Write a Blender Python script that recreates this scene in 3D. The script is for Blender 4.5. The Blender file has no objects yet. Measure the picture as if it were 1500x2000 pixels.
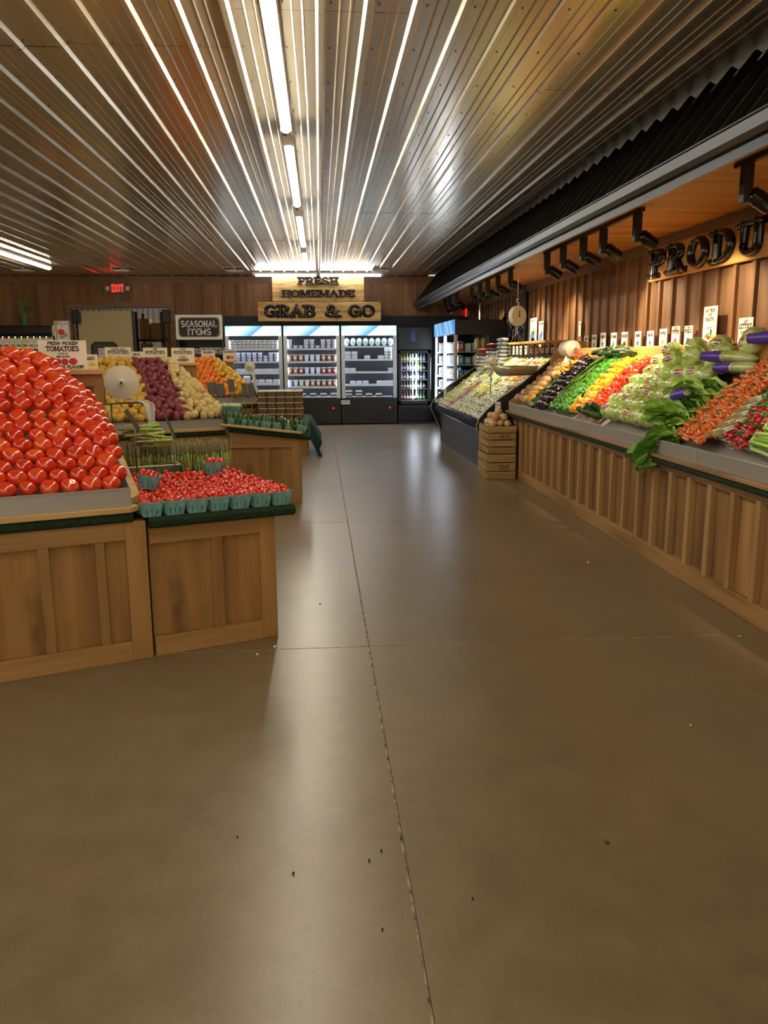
import bpy, math, random
from mathutils import Matrix, Vector
R = random.Random(7)
SC = bpy.context.scene
COL = SC.collection
PI = math.pi

# ---------------------------------------------------------------- camera
PITCH, YAW, ROLL, FPX = 0.1917, 0.0775, -0.0058, 1575.6
_f = Vector((math.sin(YAW) * math.cos(PITCH), math.cos(YAW) * math.cos(PITCH), -math.sin(PITCH)))
_r0 = Vector((math.cos(YAW), -math.sin(YAW), 0))
_u0 = _r0.cross(_f)
CR = math.cos(ROLL) * _r0 + math.sin(ROLL) * _u0
CU = -math.sin(ROLL) * _r0 + math.cos(ROLL) * _u0
CF = _f
CAM = Vector((0, 0, 1.5))
cd = bpy.data.cameras.new('camera')
cam = bpy.data.objects.new('camera', cd)
COL.objects.link(cam)
cd.sensor_fit = 'VERTICAL'
cd.sensor_height = 36.0
cd.lens = FPX / 2000 * 36.0
cd.clip_start = 0.05
cd.clip_end = 100
m = Matrix.Identity(4)
for i in range(3):
    m[i][0] = CR[i]; m[i][1] = CU[i]; m[i][2] = -CF[i]; m[i][3] = CAM[i]
cam.matrix_world = m
SC.camera = cam

def in_view(p, pad=60):
    d = Vector(p) - CAM
    c = d.dot(CF)
    if c < 0.1: return False
    x = 750 + FPX * d.dot(CR) / c; y = 1000 - FPX * d.dot(CU) / c
    return -pad < x < 1500 + pad and -pad < y < 2000 + pad

# ---------------------------------------------------------------- world, exposure
W = bpy.data.worlds.new('world'); SC.world = W; W.use_nodes = True
W.node_tree.nodes['Background'].inputs[0].default_value = (1.0, 0.83, 0.60, 1)
W.node_tree.nodes['Background'].inputs[1].default_value = 1.3
SC.view_settings.view_transform = 'Standard'
SC.view_settings.look = 'None'
SC.view_settings.gamma = 1
SC.view_settings.use_curve_mapping = False
SC.view_settings.exposure = 0.42
SC.cycles.max_bounces = 8
SC.cycles.diffuse_bounces = 4
SC.cycles.glossy_bounces = 5
SC.cycles.transparent_max_bounces = 12
SC.cycles.sample_clamp_indirect = 6
SC.cycles.caustics_reflective = False
SC.cycles.caustics_refractive = False
SC.cycles.use_denoising = True
W.cycles.sampling_method = 'NONE'
SC.cycles.denoising_prefilter = 'ACCURATE'
STRIP_E = 34.0
COOL_E = 16.0
SIGN_E = .95
SPOT_W = 125.0

# ---------------------------------------------------------------- materials
def lin(h):
    if isinstance(h, str):
        h = h.lstrip('#'); c = [int(h[i:i + 2], 16) / 255 for i in (0, 2, 4)]
        return tuple(((v + .055) / 1.055) ** 2.4 if v > .04045 else v / 12.92 for v in c) + (1,)
    return tuple(h) + (1,)

MATS = {}
def mat(name, col, rough=.6, metal=0., spec=.5, col2=None, nscale=6., stretch=(1, 1, 1), nfac=(.4, .65), bump=0., bscale=30.,
        bstretch=None, emit=None, estr=0., trans=0., alpha=1., coat=0., island=0., rough2=None, detail=4., ior=None, sss=0.):
    if name in MATS: return MATS[name]
    M = bpy.data.materials.new(name); M.use_nodes = True
    nt = M.node_tree; N = nt.nodes; L = nt.links
    b = N['Principled BSDF']
    b.inputs['Base Color'].default_value = lin(col)
    b.inputs['Roughness'].default_value = rough
    b.inputs['Metallic'].default_value = metal
    b.inputs['Specular IOR Level'].default_value = spec
    if trans: b.inputs['Transmission Weight'].default_value = trans
    if ior: b.inputs['IOR'].default_value = ior
    if alpha < 1: b.inputs['Alpha'].default_value = alpha
    if coat: b.inputs['Coat Weight'].default_value = coat; b.inputs['Coat Roughness'].default_value = .08
    if sss: b.inputs['Subsurface Weight'].default_value = sss; b.inputs['Subsurface Scale'].default_value = .01
    if emit is not None:
        b.inputs['Emission Color'].default_value = lin(emit); b.inputs['Emission Strength'].default_value = estr
    tc = mp = None
    out = None
    if col2 is not None or bump or island or rough2 is not None:
        tc = N.new('ShaderNodeTexCoord'); mp = N.new('ShaderNodeMapping')
        L.new(tc.outputs['Object'], mp.inputs[0]); mp.inputs['Scale'].default_value = stretch
    if col2 is not None or rough2 is not None:
        n = N.new('ShaderNodeTexNoise'); n.inputs['Scale'].default_value = nscale; n.inputs['Detail'].default_value = detail
        L.new(mp.outputs[0], n.inputs[0])
        r = N.new('ShaderNodeMapRange'); r.inputs[1].default_value = nfac[0]; r.inputs[2].default_value = nfac[1]
        L.new(n.outputs[0], r.inputs[0])
        if col2 is not None:
            mx = N.new('ShaderNodeMix'); mx.data_type = 'RGBA'
            L.new(r.outputs[0], mx.inputs[0]); mx.inputs[6].default_value = lin(col); mx.inputs[7].default_value = lin(col2)
            out = mx.outputs[2]
            L.new(out, b.inputs['Base Color'])
        if rough2 is not None:
            r2 = N.new('ShaderNodeMapRange'); r2.inputs[3].default_value = rough; r2.inputs[4].default_value = rough2
            L.new(r.outputs[0], r2.inputs[0]); L.new(r2.outputs[0], b.inputs['Roughness'])
    if island:
        g = N.new('ShaderNodeNewGeometry'); h = N.new('ShaderNodeHueSaturation')
        r3 = N.new('ShaderNodeMapRange'); r3.inputs[3].default_value = 1 - island; r3.inputs[4].default_value = 1 + island
        L.new(g.outputs['Random Per Island'], r3.inputs[0]); L.new(r3.outputs[0], h.inputs['Value'])
        if out is not None: L.new(out, h.inputs['Color'])
        else: h.inputs['Color'].default_value = lin(col)
        L.new(h.outputs[0], b.inputs['Base Color'])
    if bump:
        n2 = N.new('ShaderNodeTexNoise'); n2.inputs['Scale'].default_value = bscale; n2.inputs['Detail'].default_value = 3
        if bstretch:
            mp2 = N.new('ShaderNodeMapping'); mp2.inputs['Scale'].default_value = bstretch
            L.new(tc.outputs['Object'], mp2.inputs[0]); L.new(mp2.outputs[0], n2.inputs[0])
        else: L.new(mp.outputs[0], n2.inputs[0])
        bp = N.new('ShaderNodeBump'); bp.inputs['Strength'].default_value = bump; bp.inputs['Distance'].default_value = .02
        L.new(n2.outputs[0], bp.inputs['Height']); L.new(bp.outputs[0], b.inputs['Normal'])
    MATS[name] = M
    if emit is not None and not name.startswith(('tube', 'cooler_led', 'shelf_led')): M.cycles.emission_sampling = 'NONE'
    return M

def wood(name, c1, c2, axis='z', rough=.55, island=.12, s=14, spec=.4, bump=.25, knots=0.):
    st = {'x': (.09, 1, 1), 'y': (1, .09, 1), 'z': (1, 1, .09)}[axis]
    M = mat(name, c1, rough, col2=c2, nscale=s, stretch=st, nfac=(.35, .68), island=island, bump=bump, bscale=s * 3, spec=spec, detail=6)
    if knots:
        nt = M.node_tree; N = nt.nodes; L = nt.links; b = N['Principled BSDF']
        src = b.inputs['Base Color'].links[0].from_socket
        tc = N.new('ShaderNodeTexCoord'); mp = N.new('ShaderNodeMapping')
        mp.inputs['Scale'].default_value = {'x': (.5, 1, 1), 'y': (1, .5, 1), 'z': (1, 1, .5)}[axis]
        v = N.new('ShaderNodeTexNoise'); v.inputs['Scale'].default_value = knots; v.inputs['Detail'].default_value = 2
        r = N.new('ShaderNodeMapRange'); r.inputs[1].default_value = .60; r.inputs[2].default_value = .74; r.inputs[4].default_value = .6
        mx = N.new('ShaderNodeMix'); mx.data_type = 'RGBA'
        L.new(tc.outputs['Object'], mp.inputs[0]); L.new(mp.outputs[0], v.inputs[0]); L.new(v.outputs[0], r.inputs[0])
        L.new(r.outputs[0], mx.inputs[0]); L.new(src, mx.inputs[6])
        c = lin(c2); mx.inputs[7].default_value = (c[0] * .3, c[1] * .25, c[2] * .25, 1)
        L.new(mx.outputs[2], b.inputs['Base Color'])
    return M

# ---------------------------------------------------------------- mesh builder
class MB:
    def __init__(s, T=None):
        s.v = []; s.f = []; s.m = []; s.T = T
    def add(s, vs, fs, mi=0, T=None):
        b = len(s.v)
        M = s.T
        if T is not None: M = T if M is None else M @ T
        s.v.extend([tuple(M @ Vector(p)) for p in vs] if M is not None else [tuple(p) for p in vs])
        s.f.extend([tuple(i + b for i in f) for f in fs]); s.m.extend([mi] * len(fs))
        return s
    def box(s, x0, x1, y0, y1, z0, z1, mi=0, T=None):
        return s.add([(x0, y0, z0), (x1, y0, z0), (x1, y1, z0), (x0, y1, z0), (x0, y0, z1), (x1, y0, z1), (x1, y1, z1), (x0, y1, z1)],
              [(0, 3, 2, 1), (4, 5, 6, 7), (0, 1, 5, 4), (1, 2, 6, 5), (2, 3, 7, 6), (3, 0, 4, 7)], mi, T)
    def prism(s, poly, a, b, axis='y', mi=0, T=None):
        # poly: list of 2d points; extruded along axis from a to b
        n = len(poly)
        def P(p, t):
            return {'y': (p[0], t, p[1]), 'x': (t, p[0], p[1]), 'z': (p[0], p[1], t)}[axis]
        vs = [P(p, a) for p in poly] + [P(p, b) for p in poly]
        fs = [tuple(range(n)), tuple(range(2 * n - 1, n - 1, -1))] + [(i, i + n, (i + 1) % n + n, (i + 1) % n) for i in range(n)]
        return s.add(vs, fs, mi, T)
    def tube(s, path, r, n=8, mi=0, T=None, caps=True, closed=False, flat=1.):
        path = [Vector(p) for p in path]; k = len(path)
        rr = r if isinstance(r, (list, tuple)) else [r] * k
        vs = []; fs = []; up = None
        for i, p in enumerate(path):
            if closed: t = path[(i + 1) % k] - path[i - 1]
            else: t = path[min(i + 1, k - 1)] - path[max(i - 1, 0)]
            if t.length < 1e-9: t = Vector((0, 0, 1))
            t.normalize()
            if up is None: up = Vector((0, 0, 1)) if abs(t.z) < .9 else Vector((1, 0, 0))
            a = t.cross(up)
            if a.length < 1e-6: a = t.orthogonal()
            a.normalize(); b = a.cross(t); up = b
            for j in range(n):
                th = 2 * PI * j / n
                vs.append(p + (a * math.cos(th) + b * math.sin(th) * flat) * rr[i])
        m_ = k if closed else k - 1
        for i in range(m_):
            i2 = (i + 1) % k
            for j in range(n):
                j2 = (j + 1) % n
                fs.append((i * n + j, i * n + j2, i2 * n + j2, i2 * n + j))
        if caps and not closed:
            fs.append(tuple(range(n - 1, -1, -1))); fs.append(tuple(range((k - 1) * n, k * n)))
        return s.add(vs, fs, mi, T)
    def lathe(s, prof, n=16, mi=0, T=None, lobes=0, amp=0., seed=0, sq=(1, 1)):
        vs = []; fs = []; k = len(prof)
        for i, (r, z) in enumerate(prof):
            for j in range(n):
                th = 2 * PI * j / n
                q = r * (1 + amp * math.cos(lobes * th + seed)) if lobes else r
                vs.append((q * math.cos(th) * sq[0], q * math.sin(th) * sq[1], z))
        for i in range(k - 1):
            for j in range(n):
                j2 = (j + 1) % n
                fs.append((i * n + j, i * n + j2, (i + 1) * n + j2, (i + 1) * n + j))
        if prof[0][0] > 1e-6: fs.append(tuple(range(n - 1, -1, -1)))
        if prof[-1][0] > 1e-6: fs.append(tuple(range((k - 1) * n, k * n)))
        return s.add(vs, fs, mi, T)
    def blob(s, sx, sy, sz, mi=0, T=None, n=12, k=8, lump=0., seed=0, fr=3., bend=0.):
        vs = []; fs = []
        for i in range(1, k):
            ph = PI * i / k
            for j in range(n):
                th = 2 * PI * j / n
                x = math.sin(ph) * math.cos(th); y = math.sin(ph) * math.sin(th); z = math.cos(ph)
                q = 1.
                if lump: q += lump * (math.sin(fr * x + seed) + math.sin(fr * 1.3 * y + seed * 2.1) + math.sin(fr * .9 * z + seed * 1.7)) / 2
                p = [x * sx * q, y * sy * q, z * sz * q]
                if bend: p[0] += bend * (z * z)
                vs.append(tuple(p))
        b0 = 0.
        vs.append((bend, 0, sz)); vs.append((bend, 0, -sz)); t0 = len(vs) - 2; t1 = len(vs) - 1
        for i in range(k - 2):
            for j in range(n):
                j2 = (j + 1) % n
                fs.append((i * n + j, (i + 1) * n + j, (i + 1) * n + j2, i * n + j2))
        for j in range(n):
            j2 = (j + 1) % n
            fs.append((t0, j, j2)); fs.append((t1, (k - 2) * n + j2, (k - 2) * n + j))
        return s.add(vs, fs, mi, T)
    def mesh(s, name, mats, smooth=False):
        me = bpy.data.meshes.new(name)
        me.from_pydata(s.v, [], s.f)
        for x in (mats if isinstance(mats, (list, tuple)) else [mats]): me.materials.append(x)
        me.polygons.foreach_set('material_index', s.m)
        if smooth:
            me.polygons.foreach_set('use_smooth', [True] * len(s.f))
            if isinstance(smooth, (int, float)) and smooth is not True:
                me.set_sharp_from_angle(angle=math.radians(smooth))
        me.update()
        return me
    def build(s, name, mats, parent=None, smooth=False, loc=None, bevel=0):
        o = bpy.data.objects.new(name, s.mesh(name, mats, smooth)); COL.objects.link(o)
        if parent: o.parent = parent
        if loc: o.location = loc
        if bevel:
            bv = o.modifiers.new('bevel', 'BEVEL'); bv.width = bevel; bv.segments = 1; bv.limit_method = 'ANGLE'
        return o

def tag(o, label=None, cat=None, group=None, kind=None):
    if label: o['label'] = label
    if cat: o['category'] = cat
    if group: o['group'] = group
    if kind: o['kind'] = kind
    return o
def thing(name, label, cat, loc=(0, 0, 0), rz=0., group=None, rot=None):
    o = bpy.data.objects.new(name, None); COL.objects.link(o); o.empty_display_size = .05
    o.location = loc; o.rotation_euler = rot if rot else (0, 0, rz)
    return tag(o, label, cat, group)
def struct(o): o['kind'] = 'structure'; return o
def Tm(loc=(0, 0, 0), rot=(0, 0, 0), sc=(1, 1, 1)):
    from mathutils import Euler
    M = Matrix.Translation(loc) @ Euler(rot).to_matrix().to_4x4()
    return M @ Matrix.Diagonal((sc[0], sc[1], sc[2], 1))

def slope_rot(tilt, yaw, jx=0., jy=0.):
    return tuple((Matrix.Rotation(-tilt + jy, 3, 'Y') @ Matrix.Rotation(yaw, 3, 'Z') @ Matrix.Rotation(jx, 3, 'X')).to_euler())

class Kind:
    """shared meshes of one kind of thing: body mesh or None, parts [(name, mesh, [(sub, mesh)])]"""
    def __init__(s, name, cat, body=None, parts=()):
        s.name = name; s.cat = cat; s.body = body; s.parts = parts
    def place(s, loc, rot=(0, 0, 0), sc=1., label=None, group=None):
        o = bpy.data.objects.new(s.name, s.body); COL.objects.link(o)
        o.location = loc; o.rotation_euler = rot
        o.scale = (sc, sc, sc) if isinstance(sc, (int, float)) else sc
        tag(o, label, s.cat, group)
        for p in s.parts:
            c = bpy.data.objects.new(p[0], p[1]); COL.objects.link(c); c.parent = o
            for q in (p[2] if len(p) > 2 else ()):
                d = bpy.data.objects.new(q[0], q[1]); COL.objects.link(d); d.parent = c
        return o

ORD = ('zeroth first second third fourth fifth sixth seventh eighth ninth tenth eleventh twelfth thirteenth fourteenth fifteenth '
       'sixteenth seventeenth eighteenth nineteenth twentieth').split() + ['twenty-' + w for w in 'first second third fourth fifth sixth seventh eighth ninth'.split()]

# ---------------------------------------------------------------- stroke lettering
def arc(cx, cy, rx, ry, a0, a1, n=7):
    return [(cx + rx * math.cos(math.radians(a0 + (a1 - a0) * i / n)), cy + ry * math.sin(math.radians(a0 + (a1 - a0) * i / n))) for i in range(n + 1)]
GL = {
 'A': (.76, [[(0, 0), (.38, 1), (.76, 0)], [(.15, .36), (.61, .36)]]),
 'B': (.64, [[(.1, 0), (.1, 1)], [(.0, 1)] + arc(.36, .76, .24, .24, 90, -90) + [(.1, .52)], [(.36, .52)] + arc(.38, .26, .26, .26, 90, -90) + [(0, 0)]]),
 'C': (.7, [arc(.36, .5, .36, .5, 40, 320, 12)]),
 'D': (.7, [[(.1, 0), (.1, 1)], [(0, 1)] + arc(.3, .5, .4, .5, 90, -90, 9) + [(0, 0)]]),
 'E': (.6, [[(.1, 0), (.1, 1)], [(0, 1), (.58, 1), (.58, .82)], [(.1, .52), (.42, .52)], [(0, 0), (.6, 0), (.6, .18)]]),
 'F': (.58, [[(.1, 0), (.1, 1)], [(0, 1), (.58, 1), (.58, .8)], [(.1, .52), (.42, .52)]]),
 'G': (.74, [arc(.36, .5, .36, .5, 45, 340, 12), [(.45, .42), (.76, .42)], [(.68, .42), (.68, .05)]]),
 'H': (.72, [[(.1, 0), (.1, 1)], [(.62, 0), (.62, 1)], [(.1, .5), (.62, .5)]]),
 'I': (.26, [[(.13, 0), (.13, 1)]]),
 'J': (.5, [[(.38, 1), (.38, .2)] + arc(.2, .2, .18, .2, 0, -160)]),
 'K': (.7, [[(.1, 0), (.1, 1)], [(.6, 1), (.12, .45)], [(.28, .62), (.64, 0)]]),
 'L': (.56, [[(.1, 0), (.1, 1)], [(0, 0), (.56, 0), (.56, .2)]]),
 'M': (.9, [[(.08, 0), (.08, 1)], [(.08, 1), (.45, .15), (.82, 1)], [(.82, 1), (.82, 0)]]),
 'N': (.76, [[(.1, 0), (.1, 1)], [(.1, 1), (.66, 0)], [(.66, 0), (.66, 1)]]),
 'O': (.74, [arc(.37, .5, .37, .5, 90, 450, 16)]),
 'P': (.62, [[(.1, 0), (.1, 1)], [(0, 1)] + arc(.34, .74, .28, .26, 90, -90) + [(.1, .48)]]),
 'Q': (.74, [arc(.37, .5, .37, .5, 90, 450, 16), [(.45, .25), (.75, -.08)]]),
 'R': (.68, [[(.1, 0), (.1, 1)], [(0, 1)] + arc(.34, .75, .26, .25, 90, -90) + [(.1, .5)], [(.34, .5), (.64, 0)]]),
 'S': (.62, [arc(.31, .75, .27, .25, 30, 270, 8) + arc(.31, .25, .29, .25, 90, -150, 8)[1:]]),
 'T': (.68, [[(.34, 0), (.34, 1)], [(0, .82), (0, 1), (.68, 1), (.68, .82)]]),
 'U': (.74, [[(.1, 1), (.1, .3)] + arc(.37, .3, .27, .3, 180, 360) + [(.64, 1)]]),
 'V': (.74, [[(.02, 1), (.37, 0), (.72, 1)]]),
 'W': (.98, [[(.02, 1), (.26, 0), (.49, .8), (.72, 0), (.96, 1)]]),
 'X': (.7, [[(.04, 0), (.66, 1)], [(.04, 1), (.66, 0)]]),
 'Y': (.7, [[(.02, 1), (.35, .5), (.68, 1)], [(.35, .5), (.35, 0)]]),
 'Z': (.62, [[(.02, .84), (.02, 1), (.6, 1), (0, 0), (.62, 0), (.62, .18)]]),
 '&': (.8, [[(.8, .5), (.55, .12)] + arc(.32, .24, .3, .24, -40, -270, 8) + [(.42, .6)] + arc(.34, .8, .17, .2, -30, 200, 7) + [(.2, .66), (.78, 0)]]),
 '!': (.2, [[(.1, .3), (.1, 1)], [(.1, 0), (.1, .08)]]),
 '.': (.2, [[(.1, 0), (.1, .06)]]),
 '$': (.6, [arc(.31, .72, .24, .2, 30, 270, 7) + arc(.31, .3, .26, .2, 90, -150, 7)[1:], [(.3, -.05), (.3, 1.05)]]),
 '-': (.4, [[(.05, .45), (.35, .45)]]),
 '/': (.4, [[(.02, 0), (.38, 1)]]),
 '0': (.6, [arc(.3, .5, .28, .5, 90, 450, 14)]),
 '1': (.4, [[(.05, .8), (.22, 1), (.22, 0)]]),
 '2': (.6, [arc(.3, .7, .27, .3, 170, -20, 8) + [(.02, 0), (.6, 0)]]),
 '3': (.6, [arc(.28, .75, .26, .25, 150, -90, 8) + arc(.28, .25, .28, .25, 90, -150, 8)[1:]]),
 '4': (.62, [[(.45, 0), (.45, 1), (.02, .3), (.62, .3)]]),
 '5': (.6, [[(.55, 1), (.1, 1), (.08, .56)] + arc(.28, .32, .3, .3, 110, -150, 8)]),
 '9': (.6, [arc(.3, .68, .27, .32, 0, 360, 10) + [(.5, .2), (.25, 0)]]),
}
def text(mb, s, org, xd, up, h, w=.09, depth=.001, mi=0, serif=True, puffy=False, sp=.2, width=None, slant=0., gap=.45):
    """letters as strokes on the plane through org (centre of the baseline); xd reading direction, up letter-up; normal = xd x up"""
    xd = Vector(xd).normalized(); up = Vector(up).normalized(); nn = xd.cross(up); org = Vector(org)
    tot = 0
    for ch in s: tot += (GL[ch][0] if ch in GL else gap) + sp
    tot -= sp
    kx = 1. if width is None else width / (tot * h)
    x = -tot / 2
    hw = w
    def P(p, d): return org + xd * ((x + p[0] + slant * p[1]) * h * kx) + up * (p[1] * h) + nn * d
    def sweep(pts, mi):
        k = len(pts); vs = []; fs = []
        closed = (abs(pts[0][0] - pts[-1][0]) + abs(pts[0][1] - pts[-1][1])) < 1e-4 and k > 3
        if closed: pts = pts[:-1]; k -= 1
        if puffy: prof = [(-1, 0), (-.92, .55), (-.55, .93), (0, 1.08), (.55, .93), (.92, .55), (1, 0)]
        else: prof = [(-1, 0), (-1, 1), (1, 1), (1, 0)]
        for i in range(k):
            a = pts[(i - 1) % k] if (closed or i > 0) else None
            b = pts[(i + 1) % k] if (closed or i < k - 1) else None
            c = pts[i]
            d1 = Vector((c[0] - a[0], c[1] - a[1])).normalized() if a else None
            d2 = Vector((b[0] - c[0], b[1] - c[1])).normalized() if b else None
            if d1 is None: d1 = d2
            if d2 is None: d2 = d1
            n1 = Vector((-d1.y, d1.x)); n2 = Vector((-d2.y, d2.x)); mm = n1 + n2
            mm = n1 if mm.length < .3 else mm.normalized()
            sc_ = 1 / max(.5, mm.dot(n1))
            e = 0
            if not closed and i in (0, k - 1): e = (-1 if i == 0 else 1) * (hw * .9 if puffy else hw * .5)
            cc = (c[0] + d1.x * e, c[1] + d1.y * e)
            for (q, z) in prof:
                vs.append(P((cc[0] + mm.x * hw * q * sc_, cc[1] + mm.y * hw * q * sc_), depth * z))
        npf = len(prof)
        for i in range(k if closed else k - 1):
            i2 = (i + 1) % k
            for j in range(npf - 1):
                fs.append((i * npf + j, i2 * npf + j, i2 * npf + j + 1, i * npf + j + 1))
        if not closed:
            fs.append(tuple(range(npf))); fs.append(tuple(range((k - 1) * npf, k * npf))[::-1])
        mb.add([tuple(v) for v in vs], fs, mi)
    for ch in s:
        if ch in GL:
            g = GL[ch]
            for st in g[1]:
                sweep(st, mi)
            if serif:
                ends = []
                for st in g[1]:
                    for e, q in ((st[0], st[1]), (st[-1], st[-2])):
                        if (abs(e[1]) < .01 or abs(e[1] - 1) < .01) and abs(q[1] - e[1]) > .25: ends.append(e)
                for e in set(ends):
                    if sum(1 for z in ends if abs(z[0] - e[0]) < .02 and z[1] == e[1]) == 1 or True:
                        sweep([(e[0] - hw * 1.2, e[1]), (e[0] + hw * 1.2, e[1])], mi)
            x += g[0] + sp
        else:
            x += gap + sp
    return mb

def ray(px, py): return CR * ((px - 750) / FPX) - CU * ((py - 1000) / FPX) + CF
def hit(px, py, p0, n):
    d = ray(px, py); n = Vector(n); return CAM + d * ((Vector(p0) - CAM).dot(n) / d.dot(n))
def hitY(px, py, y): return hit(px, py, (0, y, 0), (0, 1, 0))
def hitX(px, py, x): return hit(px, py, (x, 0, 0), (1, 0, 0))
def hitT(px, py, T, v): return hit(px, py, T @ Vector((0, v, 0)), T.to_3x3() @ Vector((0, 1, 0)))
# ================================================================ room materials
PINE = wood('pine_counter', '#a9804a', '#8b6435', 'z', island=.10, s=9, knots=5.)
PINEX = wood('pine_rail', '#ad8550', '#8f683a', 'x', island=.10, s=9, knots=4.)
PINELT = wood('pine_ledge', '#c8a56c', '#a8824c', 'x', island=.08, s=12)
BARN = wood('barn_board', '#a0794a', '#6c4c2c', 'z', island=.3, s=7, rough=.7)
BATTEN = wood('barn_batten', '#b08c5a', '#8f6c42', 'z', island=.12, s=9, rough=.7)
BASEB = wood('base_board', '#a9814e', '#7e5c34', 'y', island=.06, s=9, rough=.7)
LEDGEY = wood('ledge_board', '#ab855e', '#80603e', 'y', island=.05, s=16, rough=.35, spec=.6)
WALLB = wood('back_wall_board', '#9a6c46', '#744e30', 'z', island=.14, s=6, rough=.6)
WALLR = wood('right_wall_board', '#8e6a46', '#67482c', 'z', island=.2, s=7, rough=.55)
TRIMW = wood('trim_board', '#8c6644', '#6a4a30', 'x', island=.05, s=8)
TRIMY = wood('trim_board_long', '#80603e', '#5e442a', 'y', island=.05, s=8)
SOFFIT = wood('soffit_plank', '#ad7a38', '#8c5c24', 'x', island=.08, s=7, rough=.5)
SIGNW = wood('sign_pine', '#dfba78', '#a9773a', 'x', island=.05, s=12, knots=9.)
SIGNY = wood('sign_pine_side', '#d3a057', '#a8743a', 'y', island=.05, s=12)
BLACK = mat('black_gloss', '#0c0c0d', .18, spec=.5)
BLKM = mat('black_matte', '#111214', .5)
BLKP = mat('black_panel', '#0c0e12', .42)
LBLK = mat('letter_black', '#060606', .22, spec=.35)
DKBLUE = mat('dark_blue_steel', '#2b3345', .3, metal=.3)
STEEL = mat('tray_steel', '#a5a29b', .42, metal=.25)
CHROME = mat('shelf_white', '#dfe6ee', .3, metal=.2)
TURF = mat('green_turf', '#274a2a', .95, col2='#17301a', nscale=60, bump=1., bscale=250)
WHITE = mat('white_plastic', '#eef0f0', .4)
PAPER = mat('paper_card', '#efe4cc', .6)
PAPERW = mat('white_card', '#f2f2ee', .5)
INK = mat('ink', '#141210', .6)
INKG = mat('ink_grey', '#8a8478', .6)
GREYP = mat('grey_plastic', '#9a9a96', .5)
CARD = mat('cardboard', '#a88456', .8)
ROOFM = mat('black_roof_metal', '#0b0b0c', .28, metal=.3)
GUTM = mat('gutter_metal', '#303946', .35, metal=.4)

# concrete floor: polished, mottled, thin saw cuts
def floor_mat():
    M = bpy.data.materials.new('polished_concrete'); M.use_nodes = True
    nt = M.node_tree; N = nt.nodes; L = nt.links; b = N['Principled BSDF']
    tc = N.new('ShaderNodeTexCoord')
    def noise(sc, det, ro=.5):
        n = N.new('ShaderNodeTexNoise'); n.inputs['Scale'].default_value = sc; n.inputs['Detail'].default_value = det
        n.inputs['Roughness'].default_value = ro; L.new(tc.outputs['Object'], n.inputs[0]); return n
    def mr(src, a, b_, c, d):
        r = N.new('ShaderNodeMapRange'); L.new(src, r.inputs[0])
        for i, v in enumerate((a, b_, c, d)): r.inputs[i + 1].default_value = v
        return r.outputs[0]
    n1 = noise(.9, 6, .6); n2 = noise(7, 8, .65); n3 = noise(60, 3, .6)
    mx = N.new('ShaderNodeMix'); mx.data_type = 'RGBA'
    L.new(mr(n1.outputs[0], .35, .65, 0, 1), mx.inputs[0]); mx.inputs[6].default_value = lin('#6a5c43'); mx.inputs[7].default_value = lin('#7a6b4e')
    mx2 = N.new('ShaderNodeMix'); mx2.data_type = 'RGBA'; L.new(mr(n2.outputs[0], .3, .75, 0, .6), mx2.inputs[0])
    L.new(mx.outputs[2], mx2.inputs[6]); mx2.inputs[7].default_value = lin('#8d7d5e')
    mx3 = N.new('ShaderNodeMix'); mx3.data_type = 'RGBA'; L.new(mr(n3.outputs[0], .5, .8, 0, .3), mx3.inputs[0])
    L.new(mx2.outputs[2], mx3.inputs[6]); mx3.inputs[7].default_value = lin('#4e4432')
    L.new(mx3.outputs[2], b.inputs['Base Color'])
    L.new(mr(n2.outputs[0], .3, .7, .28, .31), b.inputs['Roughness'])
    b.inputs['Specular IOR Level'].default_value = .65
    bp = N.new('ShaderNodeBump'); bp.inputs['Strength'].default_value = .05; bp.inputs['Distance'].default_value = .004
    L.new(n1.outputs[0], bp.inputs['Height']); L.new(bp.outputs[0], b.inputs['Normal'])
    return M
FLOOR = floor_mat()
JOINT = mat('saw_cut', '#a89a78', .8, col2='#3c3527', nscale=18)

# ================================================================ floor
mb = MB()
mb.box(-9, 5, -6, 26, -.12, 0)
mb.box(.2235, .2305, -3, 17.8, 0, .0006, 1)
mb.box(.2305, .233, -3, 17.8, 0, .0006, 2)
for y, x0, x1 in ((4.02, -9, 2.3), (7.27, -9, 2.3), (12.9, -9, 2.1), (.8, -9, 2.3)):
    mb.box(x0, x1, y - .003, y + .003, 0, .0005, 1)
struct(mb.build('floor', [FLOOR, JOINT, mat('joint_dark', '#3a3224', .8)]))

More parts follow.
